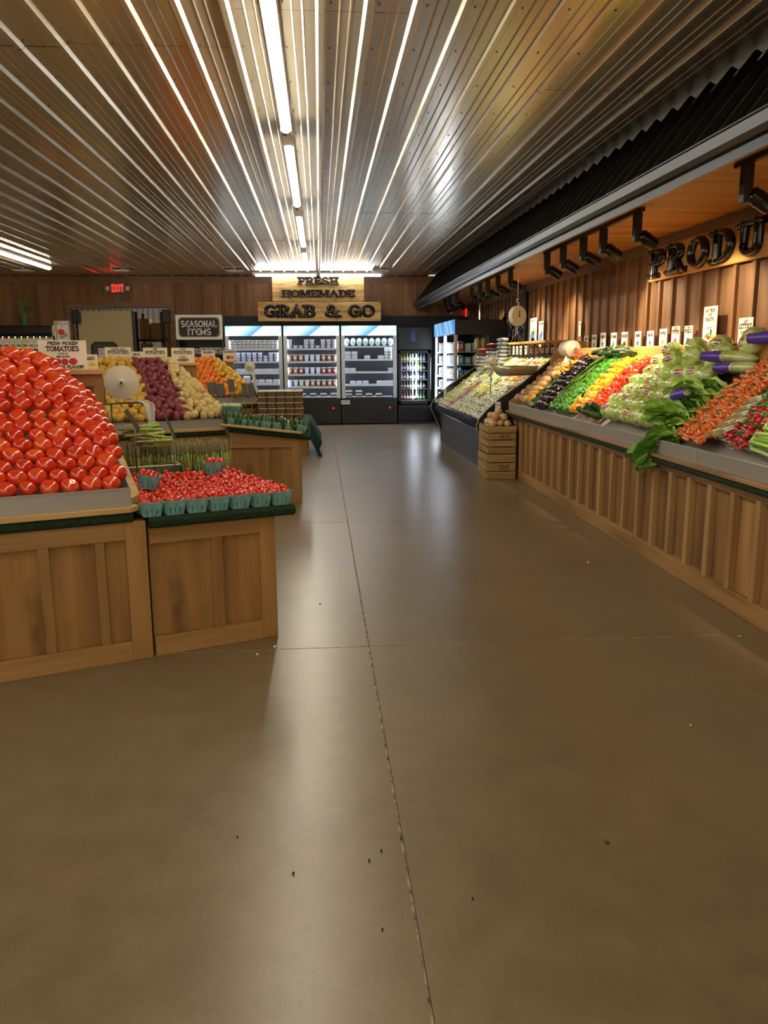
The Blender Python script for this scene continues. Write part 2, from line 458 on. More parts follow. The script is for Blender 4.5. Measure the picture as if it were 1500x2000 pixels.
# ================================================================ ceiling: ribbed steel liner panel
CZ = 3.25
def ceil_mat():
    M = bpy.data.materials.new('liner_panel_steel'); M.use_nodes = True
    nt = M.node_tree; N = nt.nodes; L = nt.links; b = N['Principled BSDF']
    b.inputs['Base Color'].default_value = lin('#e8dabf'); b.inputs['Metallic'].default_value = .74
    tc = N.new('ShaderNodeTexCoord')
    n = N.new('ShaderNodeTexNoise'); n.inputs['Scale'].default_value = 1.2; n.inputs['Detail'].default_value = 3
    L.new(tc.outputs['Object'], n.inputs[0])
    r = N.new('ShaderNodeMapRange'); L.new(n.outputs[0], r.inputs[0]); r.inputs[3].default_value = .22; r.inputs[4].default_value = .25
    L.new(r.outputs[0], b.inputs['Roughness'])
    n2 = N.new('ShaderNodeTexNoise'); n2.inputs['Scale'].default_value = 2.0; n2.inputs['Detail'].default_value = 0
    mp = N.new('ShaderNodeMapping'); mp.inputs['Scale'].default_value = (1.6, .8, 1)
    L.new(tc.outputs['Object'], mp.inputs[0]); L.new(mp.outputs[0], n2.inputs[0])
    bp = N.new('ShaderNodeBump'); bp.inputs['Strength'].default_value = .05; bp.inputs['Distance'].default_value = .010
    L.new(n2.outputs[0], bp.inputs['Height']); L.new(bp.outputs[0], b.inputs['Normal'])
    return M
CEILM = ceil_mat()
mb = MB()
per = .2455; x0 = .045 - per * 38
rc = random.Random(3)
for k in range(0, 48, 4):
    y = -6 + rc.uniform(0, 1.2)
    cuts = [-6.]
    y = -6 + rc.uniform(1.5, 4)
    while y < 18.2:
        cuts.append(y); y += rc.choice((3.05, 3.66, 4.3))
    cuts.append(18.9)
    for ci in range(len(cuts) - 1):
        dz = .0018 * (ci % 2) + rc.uniform(0, .0008)
        ya, yb = cuts[ci] - .03, cuts[ci + 1]
        prof = []
        for q in range(4):
            xb = x0 + (k + q) * per
            for dx, z in ((-.030, 0), (-.014, -.020), (.014, -.020), (.030, 0), (.090, 0), (.097, -.004), (.104, 0), (.145, 0), (.152, -.004), (.159, 0)):
                prof.append((xb + dx, CZ - dz + z))
        prof.append((x0 + (k + 4) * per - .0299, CZ - dz))
        if prof[0][0] > 2.75: continue
        vs = [(p[0], ya, p[1]) for p in prof] + [(p[0], yb, p[1]) for p in prof]
        n = len(prof)
        mb.add(vs, [(i, i + 1, i + 1 + n, i + n) for i in range(n - 1)])
for k in range(48):
    xb = x0 + k * per + .05
    if xb > 2.6: continue
    yy = -1.
    while yy < 18.5:
        mb.lathe([(.007, 0), (.007, -.0015), (.004, -.003), (.0035, -.006), (0, -.006)], 6, 1, Tm((xb, yy, CZ - .002)))
        yy += .61
mb.box(-9, 2.8, -6, 18.9, CZ + .03, CZ + .1, 1)
struct(mb.build('ceiling', [CEILM, mat('screw_zinc', '#6b6255', .4, metal=.7)]))

# ================================================================ walls
def boards(mb, a, b, z0, z1, P, w=.33, bw=.055, th=.02, seed=1, m0=0, m1=1):
    """vertical boards with battens; P(s, d, z) maps along-wall s and depth d towards the room"""
    rr = random.Random(seed); s = a
    while s < b - 1e-3:
        e = min(b, s + w)
        vs = [P(s, 0, z0), P(e, 0, z0), P(e, .012, z0), P(s, .012, z0), P(s, 0, z1), P(e, 0, z1), P(e, .012, z1), P(s, .012, z1)]
        F = [(0, 3, 2, 1), (4, 5, 6, 7), (0, 1, 5, 4), (1, 2, 6, 5), (2, 3, 7, 6), (3, 0, 4, 7)]
        mb.add(vs, F, m0)
        c0, c1 = e - bw / 2, e + bw / 2
        if c1 < b:
            vs = [P(c0, .012, z0), P(c1, .012, z0), P(c1, .012 + th, z0), P(c0, .012 + th, z0), P(c0, .012, z1), P(c1, .012, z1), P(c1, .012 + th, z1), P(c0, .012 + th, z1)]
            mb.add(vs, F, m1)
        s = e
BY = 18.7
DX0, DX1, DZ = -5.38, -3.28, 2.56
mb = MB()
def PB(s, d, z): return (s, BY - d, z)
boards(mb, -9, DX0 - .12, 0, CZ, PB, seed=2, m1=0)
boards(mb, DX0 - .12, DX1 + .12, DZ + .12, CZ, PB, w=.33, seed=5, m1=0)
boards(mb, DX1 + .12, -2.1, 0, CZ, PB, seed=3, m1=0)
boards(mb, -2.1, 3.6, 2.38, CZ, PB, seed=4, m1=0)
mb.box(-2.1, 3.6, BY - .015, BY, 0, 2.38, 1)
mb.box(-9, DX0, BY, BY + .12, 0, CZ, 0); mb.box(DX1, 5, BY, BY + .12, 0, CZ, 0); mb.box(DX0, DX1, BY, BY + .12, DZ, CZ, 0)
struct(mb.build('wall_back', [WALLB, mat('black_painted_wall', '#14161c', .5)]))
mb = MB()
mb.box(-9, 2.7, BY - .06, BY - .03, CZ - .16, CZ - .02)
mb.box(DX0 - .12, DX0, BY - .06, BY, 0, DZ + .12); mb.box(DX1, DX1 + .12, BY - .06, BY, 0, DZ + .12)
mb.box(DX0, DX1, BY - .06, BY, DZ, DZ + .12)
struct(mb.build('trim_1', [TRIMW]))
# right wall
WX = 3.44
mb = MB()
def PR(s, d, z): return (WX - d, s, z)
boards(mb, -6, BY, 0, 2.66, PR, w=.30, bw=.05, th=.03, seed=8, m1=0)
mb.box(WX, WX + .12, -6, BY, 0, 2.9, 0)
struct(mb.build('wall_right', [WALLR]))
mb = MB(); mb.box(WX - .055, WX - .04, -6, BY, 2.50, 2.62)
struct(mb.build('trim_2', [TRIMY]))
mb = MB(); mb.box(-9.12, -9, -6, 26, 0, CZ + .1)
struct(mb.build('wall_left', [WALLB]))
# store room beyond the doorway
mb = MB(); mb.box(-9, 0, 24, 24.1, 0, CZ + 1.2)
for i in range(60):
    mb.box(-9 + i * .15, -9 + i * .15 + .05, 23.97, 24, 0, CZ + 1.2)
struct(mb.build('wall_storeroom', [mat('white_corrugated', '#c9ccca', .5)]))
mb = MB()
for i in range(36):
    mb.prism([(-9 + i * .25, 3.2), (-9 + i * .25 + .16, 3.2), (-9 + i * .25 + .2, 3.15), (-9 + i * .25 + .25, 3.15), (-9 + i * .25 + .25, 3.3), (-9 + i * .25, 3.3)], BY + .12, 24, 'y')
struct(mb.build('ceiling_storeroom', [mat('storeroom_steel', '#8f8c84', .4, metal=.4)]))

# ================================================================ roof awning over the produce, gutter, soffit
EX, EZ, TX = 2.20, 2.66, 2.66
mb = MB()
L_ = math.hypot(TX - EX, CZ - EZ)
# slope slab
nx, nz = -(CZ - EZ) / L_, (TX - EX) / L_
mb.prism([(EX, EZ), (TX, CZ), (TX + .06, CZ), (EX + .06, EZ - .02)], -6, BY - .02, 'y')
yy = -6.
while yy < BY - .1:
    for dy, w_, h_ in ((0, .07, .040),):
        a = yy + dy
        mb.add([(EX - .03, a, EZ - .035), (EX - .03, a + w_, EZ - .035), (TX, a + w_, CZ), (TX, a, CZ),
                (EX - .03 + nx * h_, a + w_ * .25, EZ - .035 + nz * h_), (EX - .03 + nx * h_, a + w_ * .75, EZ - .035 + nz * h_),
                (TX + nx * h_, a + w_ * .75, CZ + nz * h_), (TX + nx * h_, a + w_ * .25, CZ + nz * h_)],
               [(0, 3, 2, 1), (4, 5, 6, 7), (0, 1, 5, 4), (1, 2, 6, 5), (2, 3, 7, 6), (3, 0, 4, 7)])
    mb.add([(TX - .035, a + w_, CZ - .045), (TX - .035, a + .29, CZ - .045), (TX - .01, a + .27, CZ - .004), (TX - .01, a + w_ + .04, CZ - .004)], [(0, 1, 2, 3)], 1)
    yy += .29
struct(mb.build('roof_awning', [ROOFM, mat('foam_closure', '#8c8f94', .8)]))
mb = MB()
mb.prism([(EX - .075, EZ - .01), (EX - .06, EZ - .01), (EX - .045, EZ - .075), (EX - .01, EZ - .085), (EX + .02, EZ - .085), (EX + .02, EZ - .10), (EX - .03, EZ - .10), (EX - .065, EZ - .08)], -6, BY - .05, 'y')
mb.prism([(EX - .085, EZ - .012), (EX - .055, EZ - .004), (EX - .055, EZ - .016), (EX - .085, EZ - .022)], -6, BY - .05, 'y')
mb.box(EX + .0, EX + .02, -6, BY - .05, EZ - .16, EZ - .01)
struct(mb.build('trim_3', [GUTM]))
mb = MB()
mb.box(EX + .02, EX + .05, -6, BY - .05, 2.56, EZ - .02)
struct(mb.build('trim_4', [TRIMY]))
mb = MB(); yy = -6.
while yy < BY:
    mb.box(EX + .02, WX, yy, min(yy + .136, BY), 2.62, 2.635); yy += .14
mb.box(EX + .02, WX, -6, BY, 2.637, 2.66)
struct(mb.build('soffit_ceiling', [SOFFIT]))

# ================================================================ ceiling tubes
TUBE = mat('tube_light', '#ffffff', .5, emit='#fff3dc', estr=STRIP_E)
TUBEC = mat('tube_light_cool', '#ffffff', .5, emit='#eef5ff', estr=STRIP_E * .45)
LHOUS = mat('lamp_housing', '#cfcdc8', .35, metal=.5)
def strip_light(c, length, label, group=None, along='y', m=None, w=.036):
    t = thing('strip_light', label, 'ceiling light', (c[0], c[1], CZ - .02), 0 if along == 'y' else PI / 2, group)
    h = MB(); h.box(-w * 1.1, w * 1.1, -length / 2, length / 2, -.035, -.0)
    for s in (-1, 1): h.box(-w * 1.15, w * 1.15, s * length / 2 - .03, s * length / 2 + .03, -.07, 0, 0)
    h.build('housing', [LHOUS], t)
    d = MB(); d.tube([(0, -length / 2 + .03, -.05), (0, length / 2 - .03, -.05)], w, 10)
    d.build('tube', [m or TUBE], t, smooth=40)
    return t
for i, (a, b) in enumerate(((4.9 - 1.05, 6.57), (6.98, 9.67), (10.36, 13.1), (13.88, 16.63))):
    strip_light((-.215, (a + b) / 2), b - a, ['long white ceiling tube nearest the viewer in the centre row', 'second white tube along the centre of the ribbed ceiling', 'third white tube along the centre of the ribbed ceiling',
        'farthest tube of the centre row, short of the crosswise tube'][i], 'ceiling tubes in the centre row')
strip_light((-.215, 2.1), 2.7, 'white ceiling tube overhead, its far end just inside the top edge', 'ceiling tubes in the centre row')
for i, y in enumerate((-1., -4.)): strip_light((-.215, y), 2.7, 'white ceiling tube behind the viewer', 'ceiling tubes behind the viewer')
strip_light((-.67, 17.75), 1.32, 'crosswise white tube above the homemade sign, left half', 'crosswise tubes by the back wall', 'x', TUBEC)
strip_light((.70, 17.75), 1.34, 'crosswise white tube above the homemade sign, right half', 'crosswise tubes by the back wall', 'x', TUBEC)
strip_light((-5.13, 15.2), 2.7, 'white ceiling tube over the left shelves near the back wall', 'ceiling tubes over the left side')
strip_light((-5.13, 11.9), 2.4, 'white ceiling tube at the left edge, nearer than its neighbour', 'ceiling tubes over the left side')
for y in (8.5, 5.2, 1.9, -1.5):
    strip_light((-5.13, y), 2.7, 'white ceiling tube of the left row, beyond the left edge', 'ceiling tubes beyond the left edge')
sl = strip_light((-3.5, 21.5), 2.4, 'white tube in the storeroom behind the doorway', None)
sl.location.z = 3.14
# small ceiling vents
VENT = mat('vent_grey', '#b9b4a8', .5)
for i, (x, lab) in enumerate(((-3.95, 'small flat ceiling vent above the red exit sign'), (-1.7, 'small flat ceiling vent left of the crosswise tube'), (1.3, 'small flat ceiling vent right of the crosswise tube'), (-5.9, 'small flat ceiling vent by the left ceiling tubes'))):
    v = MB(Tm((x, 17.4 if i != 2 else 17.3, CZ - .03)))
    v.box(-.17, .17, -.17, .17, -.012, .01)
    for k in range(4): v.box(-.13, .13, -.12 + k * .07, -.09 + k * .07, -.022, -.012)
    tag(v.build('ceiling_vent', [VENT]), lab, 'vent')
# ================================================================ produce kinds
RED1 = mat('tomato_skin', '#dc3418', .16, col2='#e65a22', nscale=9, coat=.4, spec=.6, sss=.1)
RED2 = mat('tomato_skin_deep', '#cb2a16', .16, col2='#dc421c', nscale=9, coat=.4, spec=.6, sss=.1)
STEMG = mat('stem_green', '#5b7a2a', .6)
SCAR = mat('tomato_scar', '#b98a4a', .7)
CHER = mat('grape_tomato_skin', '#d8200f', .2, col2='#e8491a', nscale=30, coat=.3)
def tomato(seed, m, scar=False):
    r = random.Random(seed); mb = MB(); a = .0485 * r.uniform(.95, 1.04); h = a * r.uniform(.76, .86)
    prof = []
    for i in range(13):
        ph = PI * i / 12; rr = a * math.sin(ph) ** .92; z = -h * math.cos(ph)
        if i == 12: rr = 0; z = h * .86
        if i == 11: z = h * .93
        prof.append((max(rr, 0), z))
    mb.lathe(prof, 18, 0, None, r.choice((4, 5, 6)), .018, r.uniform(0, 6), (1, r.uniform(.92, 1)))
    return mb.mesh('tomato', [m], True), h
sc = MB(); sc.lathe([(.010, -.001), (.008, .0025), (.003, .004), (0, .003)], 8)
SCM = sc.mesh('stem_scar', [SCAR], True)
TOMS = []
for i in range(6):
    me, h = tomato(i, (RED1, RED2)[i % 2])
    if i < 2:
        s2 = MB(Tm((0, 0, h * .86))); s2.lathe([(.011, -.001), (.008, .003), (.003, .004), (0, .003)], 8)
        for k in range(5):
            a = 2 * PI * k / 5; s2.tube([(0, 0, .002), (.012 * math.cos(a), .012 * math.sin(a), .004), (.02 * math.cos(a), .02 * math.sin(a), .001)], [.003, .0022, .0006], 4)
        TOMS.append(Kind('tomato', 'tomato', me, [('stem_scar', s2.mesh('stem_scar', [SCAR], True))]))
    else: TOMS.append(Kind('tomato', 'tomato', me))

def spud_kind(name, cat, col, col2, n, a=.036, el=1.25, bumpy=.06, rough=.55):
    M = mat(name + '_skin', col, rough, col2=col2, nscale=25, bump=.15, bscale=60)
    ks = []
    for i in range(n):
        r = random.Random(hash(name) % 100 + i if False else len(name) * 7 + i); mb = MB()
        mb.blob(a * el * r.uniform(.9, 1.12), a * r.uniform(.88, 1.08), a * r.uniform(.8, .95), 0, None, 12, 8, bumpy, r.uniform(0, 9), 2.6)
        ks.append(Kind(name, cat, mb.mesh(name, [M], True)))
    return ks
REDPOT = spud_kind('red_potato', 'potato', '#6f222c', '#86363e', 5, .042)
WHTPOT = spud_kind('white_potato', 'potato', '#d9c07e', '#c3a75f', 5, .042, 1.18)
YELPOT = spud_kind('gold_potato', 'potato', '#d8ae3f', '#c3922c', 5, .047, 1.3)
ORNG = mat('orange_peel', '#f08a1c', .38, col2='#ec7a12', nscale=12, bump=.12, bscale=220)
GRPF = mat('grapefruit_peel', '#e3b42c', .35, col2='#d99a26', nscale=7, bump=.1, bscale=200)
def citrus(name, M, r):
    mb = MB(); mb.blob(r, r, r * .94, 0, None, 14, 9)
    s = MB(Tm((0, 0, r * .93))); s.lathe([(.005, -.002), (.004, .002), (0, .003)], 6)
    return Kind(name, name, mb.mesh(name, [M], True), [('stem_button', s.mesh('stem_button', [STEMG], True))])
ORK = [citrus('orange', ORNG, .046)]; GRK = [citrus('grapefruit', GRPF, .055)]

def heap(kinds, T, u0, u1, v0, v1, zf, sp, lab, group, rnd=True, jit=.25, fwd=1, rowf=.86, seed=1, vis=None, tilt=None, keep=None):
    """rows of produce across a frame; zf(u, v) is the surface the centres lie on"""
    r = random.Random(seed); v = v0; row = 0; n = 0
    while v <= v1:
        row += 1; col = 0
        u = u1 - (sp * .5 if row % 2 else 0) - sp * .1
        while u >= u0:
            col += 1
            e = .01
            su = (zf(u + e, v) - zf(u - e, v)) / (2 * e); sv = (zf(u, v + e) - zf(u, v - e)) / (2 * e)
            uu = u + r.uniform(-jit, jit) * sp * .5; vv = v + r.uniform(-jit, jit) * sp * .5
            p = T @ Vector((uu, vv, zf(uu, vv) + r.uniform(-jit, jit) * sp * .25))
            if (keep is None or keep(uu, vv)) and in_view(p, 50):
                rot = (r.uniform(0, 6.28), r.uniform(0, 6.28), r.uniform(0, 6.28)) if rnd else (r.uniform(-.35, .35) + (PI if r.random() < .75 else 0) + .5, r.uniform(-.35, .35), r.uniform(0, 6.28))
                kk = r.choice(kinds)
                kk.place(p, rot, r.uniform(.92, 1.08), lab(row, col), group); n += 1
            u -= sp / math.sqrt(1 + min(abs(su), 1.6) ** 2)
        v += sp * rowf / math.sqrt(1 + min(abs(sv), 1.6) ** 2)
    return n

# ================================================================ wooden produce counters
def front_panels(mb, w, h, stiles, T=None, rail=.09, top=.09, side=(.085, .085), bot=True, th=.018):
    """framed front between u=-w and u=0, back board at v=.018, rails and stiles proud of it"""
    u = -w
    while u < -1e-3:
        e = min(0, u + .2)
        mb.box(u, e, .030, .042, 0, h, 0, T); u = e
    return mb
def counter(label, T, w, d, h=.76, stiles=(), tray=True, back=1.43, cat='produce counter', top_tilt=0., side_w=.085):
    t = thing('produce_counter', label, cat); t.matrix_world = T
    f = MB(); front_panels(f, w, h - .05, ())
    f.box(-.034, 0, .034, d, 0, h - .05); f.box(-w, -w + .03, .034, d, 0, h - .05)
    f.build('front_panel', [PINE], t)
    s = MB(); s.box(-w, -side_w - .0, 0, .018, h - .14, h - .05, 1)
    s.box(-w, -side_w, -.006, .018, 0, .10, 1)
    s.box(-side_w, 0, -.002, .018, 0, h - .05)
    for (a, ww) in stiles: s.box(a, a + ww, .002, .018, .10, h - .14)
    s.build('front_frame', [PINE, PINEX], t, bevel=.002)
    g = MB()
    if tray:
        path = [(-.05, -.02), (-.055, .0), (-.04, .03), (0, .035), (0, -.02)]
        g.prism([(-.012, h - .05), (-.028, h - .035), (-.028, h - .01), (-.012, h), (.05, h), (.05, h - .05)], -w, -.06, 'x')
        g.build('turf_edge', [TURF], t, smooth=30)
        l = MB(); l.box(-w, -.07, -.035, .05, h, h + .028)
        l.add([(-.07, -.035, h), (0, .03, h), (0, .10, h), (-.07, .05, h), (-.07, -.035, h + .028), (0, .03, h + .028), (0, .10, h + .028), (-.07, .05, h + .028)],
              [(0, 3, 2, 1), (4, 5, 6, 7), (0, 1, 5, 4), (1, 2, 6, 5), (2, 3, 7, 6), (3, 0, 4, 7)])
        # sloped side board
        l.add([(-.055, .04, h + .028), (0, .10, h + .028), (0, d, h + .028), (-.055, d, h + .028), (-.055, .04, h + .06), (0, .10, h + .07), (0, d, h + .40), (-.055, d, h + .40)],
              [(0, 3, 2, 1), (4, 5, 6, 7), (0, 1, 5, 4), (1, 2, 6, 5), (2, 3, 7, 6), (3, 0, 4, 7)])
        l.build('ledge', [PINELT], t, bevel=.003)
        y = MB()
        y.box(-w, -.06, .0, .006, h + .028, h + .115)                                  # front lip
        y.box(-w, -.06, -.004, .010, h + .112, h + .118)
        y.add([(-w, .006, h + .03), (-.06, .006, h + .03), (-.06, d, h + .36), (-w, d, h + .36), (-w, .006, h + .036), (-.06, .006, h + .036), (-.06, d, h + .366), (-w, d, h + .366)],
              [(0, 3, 2, 1), (4, 5, 6, 7), (0, 1, 5, 4), (1, 2, 6, 5), (2, 3, 7, 6), (3, 0, 4, 7)])
        y.add([(-.066, .006, h + .03), (-.060, .006, h + .03), (-.060, d, h + .36), (-.066, d, h + .36), (-.066, .006, h + .118), (-.060, .006, h + .118), (-.060, d, h + .50), (-.066, d, h + .50)],
              [(0, 3, 2, 1), (4, 5, 6, 7), (0, 1, 5, 4), (1, 2, 6, 5), (2, 3, 7, 6), (3, 0, 4, 7)])
        y.build('steel_tray', [STEEL], t)
        b = MB(); b.box(-w, .0, d, d + .02, .0, back - .03)
        b.box(-w, 0, d - .02, d, back - .10, back - .03); b.box(-.06, 0, d - .02, d, h + .3, back - .10); b.box(-.22, -.17, d - .015, d, h + .3, back - .10)
        b.build('back_panel', [PINE], t, bevel=.002)
        c = MB(); c.box(-w, .01, d - .05, d + .09, back - .03, back)
        c.build('top_cap', [PINELT], t, bevel=.003)
    else:
        k = top_tilt
        def Z(u): return h + k * u / w            # tilted along u: 0 at right edge
        vs = []
        prof = [(-.03, -.055), (-.055, -.04), (-.06, -.015), (-.04, 0), (d, 0), (d, -.03), (0, -.055)]
        for u in (-w, .10): vs += [(u, p[0], Z(u) + p[1]) for p in prof]
        n = len(prof)
        g.add(vs, [tuple(range(n))[::-1], tuple(range(n, 2 * n))] + [(i, (i + 1) % n, (i + 1) % n + n, i + n) for i in range(n)])
        g.build('turf_top', [TURF], t, smooth=30)
    return t

A_ANG = math.radians(22.5)
TA = Tm((-.87, 3.97, 0), (0, 0, A_ANG))
counter('slanted pine counter with a steel tray of large red tomatoes', TA, 1.75, 1.10, stiles=((-.245 + .0, .045), (-.50, .05), (-.77, .05), (-1.03, .05), (-1.3, .05)), side_w=.10)
TB = Tm((-.87 + .76 * math.cos(A_ANG), 3.97 + .76 * math.sin(A_ANG), 0), (0, 0, A_ANG))
TBf = TB @ Matrix.Translation((-.09, .01, 0))
counter('low pine counter with turf top holding teal baskets of grape tomatoes', TBf, .655, 1.75, h=.725, stiles=((-.345, .06),), tray=False, top_tilt=.0)
P_ANG = math.radians(25)
TP = Tm((-.925, 8.39, 0), (0, 0, P_ANG))
counter('slanted pine counter with gold, red and white potatoes', TP, 1.5, 1.10, stiles=((-.4, .05),))
TC = Tm((-.21, 8.30, 0), (0, 0, math.radians(1)))
counter('pine counter with a sloping turf edge and baskets of zucchini', TC, .72, .95, h=.72, stiles=((-.37, .055),), tray=False, top_tilt=-.085, side_w=.095)
zc = [o for o in bpy.data.objects if o.name.startswith('produce_counter') and o.parent is None][-1]
wd = MB(); wd.prism([(-.72, .66), (0, .66), (0, .672), (-.72, .757)], .0, .035, 'y'); wd.build('top_rail', [PINEX], zc)
lw = MB(TC); lw.prism([(-.80, .815), (-.80, .838), (.02, .742), (.02, .719)], -.075, -.02, 'y')
O_ANG = math.radians(27)
TO = Tm((-.95, 12.95, 0), (0, 0, O_ANG))
counter('far slanted pine counter heaped with oranges and grapefruit', TO, 1.4, 1.10, stiles=((-.4, .05),))

# ---- big tomatoes
def zA(u, v):
    v = max(v, 0); base = .905 + .31 * v
    zz = min(.862 + .72 * v, base + max(0., -u - .02) * .95)
    return min(zz, 1.52 - .25 * max(0, v - .85)) + .015 * math.sin(u * 9) * (v > .5)
heap(TOMS, TA, -1.72, -.085, .052, 1.02, zA, .0925, lambda r, c: 'large red tomato, %s row above the steel tray front, %s from the aisle end' % (ORD[r], ORD[c]),
     'large red tomatoes heaped on the near counter', rnd=False, jit=.10, rowf=.80, seed=4)
# ---- potatoes
def zP(u, v):
    v = max(v, 0); base = .895 + .31 * v
    return min(.905 + .60 * v, base + max(0., -u - .03) * .8, 1.45)
potg = 'potatoes heaped on the middle counter'
heap(WHTPOT, TP, -.42, -.08, .04, 1.05, zP, .073, lambda r, c: 'white potato, %s row above the tray lip, %s from the aisle end' % (ORD[r], ORD[c]), 'white potatoes on the middle counter', seed=5, jit=.5)
heap(REDPOT, TP, -.74, -.43, .04, 1.05, zP, .073, lambda r, c: 'red potato, %s row above the tray lip, %s from the white potatoes' % (ORD[r], ORD[c]), 'red potatoes on the middle counter', seed=6, jit=.5)
heap(YELPOT, TP, -1.35, -.76, .045, 1.03, zP, .086, lambda r, c: 'gold potato, %s row above the tray lip, %s from the red potatoes' % (ORD[r], ORD[c]), 'gold potatoes on the middle counter', seed=7, jit=.5)
heap(GRK, TO, -.46, -.08, .05, 1.05, zP, .104, lambda r, c: 'yellow grapefruit, %s row above the tray lip, %s from the aisle end' % (ORD[r], ORD[c]), 'grapefruit on the far counter', seed=8, jit=.25)
heap(ORK, TO, -1.15, -.47, .045, 1.05, zP, .088, lambda r, c: 'orange, %s row above the tray lip, %s from the grapefruit' % (ORD[r], ORD[c]), 'oranges on the far counter', seed=9, jit=.25)

# ================================================================ teal pulp baskets
TEAL = mat('teal_pulp', '#84b4b0', .85, col2='#6a9c9a', nscale=30, bump=.3, bscale=80)
def basket_mesh(a=.057, b=.043, h=.075, n=4):
    mb = MB(); th = .003
    def pt(s, q, z, off=0):      # s side, q -1..1, z 0..1
        w = b + (a - b) * z; x = q * w; y = -w - off
        c, sn = (1, 0, -1, 0)[s], (0, 1, 0, -1)[s]
        return (x * c - y * sn, x * sn + y * c, z * h)
    def slab(s, q0, q1, z0, z1, o):
        vs = [pt(s, q0, z0, o), pt(s, q1, z0, o), pt(s, q1, z1, o), pt(s, q0, z1, o), pt(s, q0, z0, o - th), pt(s, q1, z0, o - th), pt(s, q1, z1, o - th), pt(s, q0, z1, o - th)]
        mb.add(vs, [(0, 1, 2, 3), (7, 6, 5, 4), (0, 4, 5, 1), (1, 5, 6, 2), (2, 6, 7, 3), (3, 7, 4, 0)])
    for s in range(4):
        slab(s, -1, 1, .5, .9, 0); slab(s, -1.04, 1.04, .86, 1, .003); slab(s, -1, 1, 0, .08, 0)
        for k in range(n):
            q0 = -1 + 2 * k / n + .05; slab(s, q0 if k else -1, -1 + 2 * (k + 1) / n - .05 if k < n - 1 else 1, .08, .5, 0)
            slab(s, -1 + 2 * (k + .5) / n - .09, -1 + 2 * (k + .5) / n + .09, .1, .84, .0025)
    mb.box(-b, b, -b, b, 0, .003)
    return mb.mesh('pulp_basket', [TEAL])
BASK = Kind('pulp_basket', 'basket', basket_mesh())
def grape_mesh(seed):
    r = random.Random(seed); mb = MB(); mb.blob(.0125 * r.uniform(.9, 1.1), .0125, .0165 * r.uniform(.9, 1.15), 0, None, 10, 6)
    s = MB(Tm((0, 0, .016))); s.lathe([(.0025, -.001), (.001, .001), (0, .001)], 5)
    return mb.mesh('grape_tomato', [CHER], True)
CHK = [Kind('grape_tomato', 'tomato', grape_mesh(i)) for i in range(3)]
BZ = .726
rr = random.Random(11); rest = MB(); ntom = 0
rowname = ['front', 'second', 'third', 'fourth', 'fifth', 'sixth', 'seventh', 'eighth']
for j in range(8):
    for i in range(7):
        u = .10 - .062 - .1125 * i - .008 * j - (.006 if j % 2 else 0); v = .025 + .116 * j
        if u < -.66 and j > 5: continue
        p = TBf @ Vector((u, v, BZ)); tw = A_ANG + rr.uniform(-.04, .04)
        BASK.place(p, (0, 0, tw), 1, 'teal pulp basket of grape tomatoes, %s row, %s from the aisle side' % (rowname[j], ORD[i + 1]), 'baskets of grape tomatoes')
        for k in range(17):
            gx, gy = (k % 4 - 1.5) * .025 + rr.uniform(-.006, .006), (k // 4 - 1.5) * .025 + rr.uniform(-.006, .006)
            if k == 16: gx, gy = rr.uniform(-.02, .02), rr.uniform(-.02, .02)
            z = BZ + .070 + .012 * (1 - (gx * gx + gy * gy) / .0028) + (.016 if k == 16 else 0) + rr.uniform(-.003, .005)
            q = TBf @ Vector((u + gx, v + gy, z)); rot = (rr.uniform(1.1, 2.), rr.uniform(0, .6), rr.uniform(0, 6.28))
            if j < 3 and k < 14:
                rr.choice(CHK).place(q, rot, 1, 'red grape tomato in the %s basket of the %s row' % (ORD[i + 1], rowname[j]), 'grape tomatoes in the %s basket of the %s row' % (ORD[i + 1], rowname[j]))
            elif j >= 3 or k == 16:
                rest.blob(.0125, .0125, .0165, 0, Tm(q, rot), 8, 5)
for (px, py, lab, tl) in ((289, 958, 'teal basket of grape tomatoes tilted on top beside the tomato tray', .22), (417, 925, 'teal basket of grape tomatoes raised on top in front of the asparagus', .03)):
    q = hitT(px, py, TBf, .30 if px < 300 else .72); q.z = BZ + .095 if px < 300 else BZ + .085
    BASK.place(q, (0, tl, A_ANG - .3), 1.0, lab, None)
    for k in range(14):
        gx, gy = (k % 4 - 1.5) * .024, (k // 4 - 1.5) * .024
        w = q + Vector((gx + .012, gy, .076 - gx * tl + rr.uniform(-.004, .01)))
        rr.choice(CHK).place(w, (rr.uniform(1.1, 2.), 0, rr.uniform(0, 6.28)), 1, 'red grape tomato in the raised basket ' + ('beside the tomato tray' if px < 300 else 'before the asparagus'), 'grape tomatoes in the raised basket ' + ('beside the tray' if px < 300 else 'before the asparagus'))
tag(rest.build('grape_tomatoes', [CHER], smooth=True), 'mass of red grape tomatoes filling the rear rows of teal baskets', 'tomatoes', None, 'stuff')

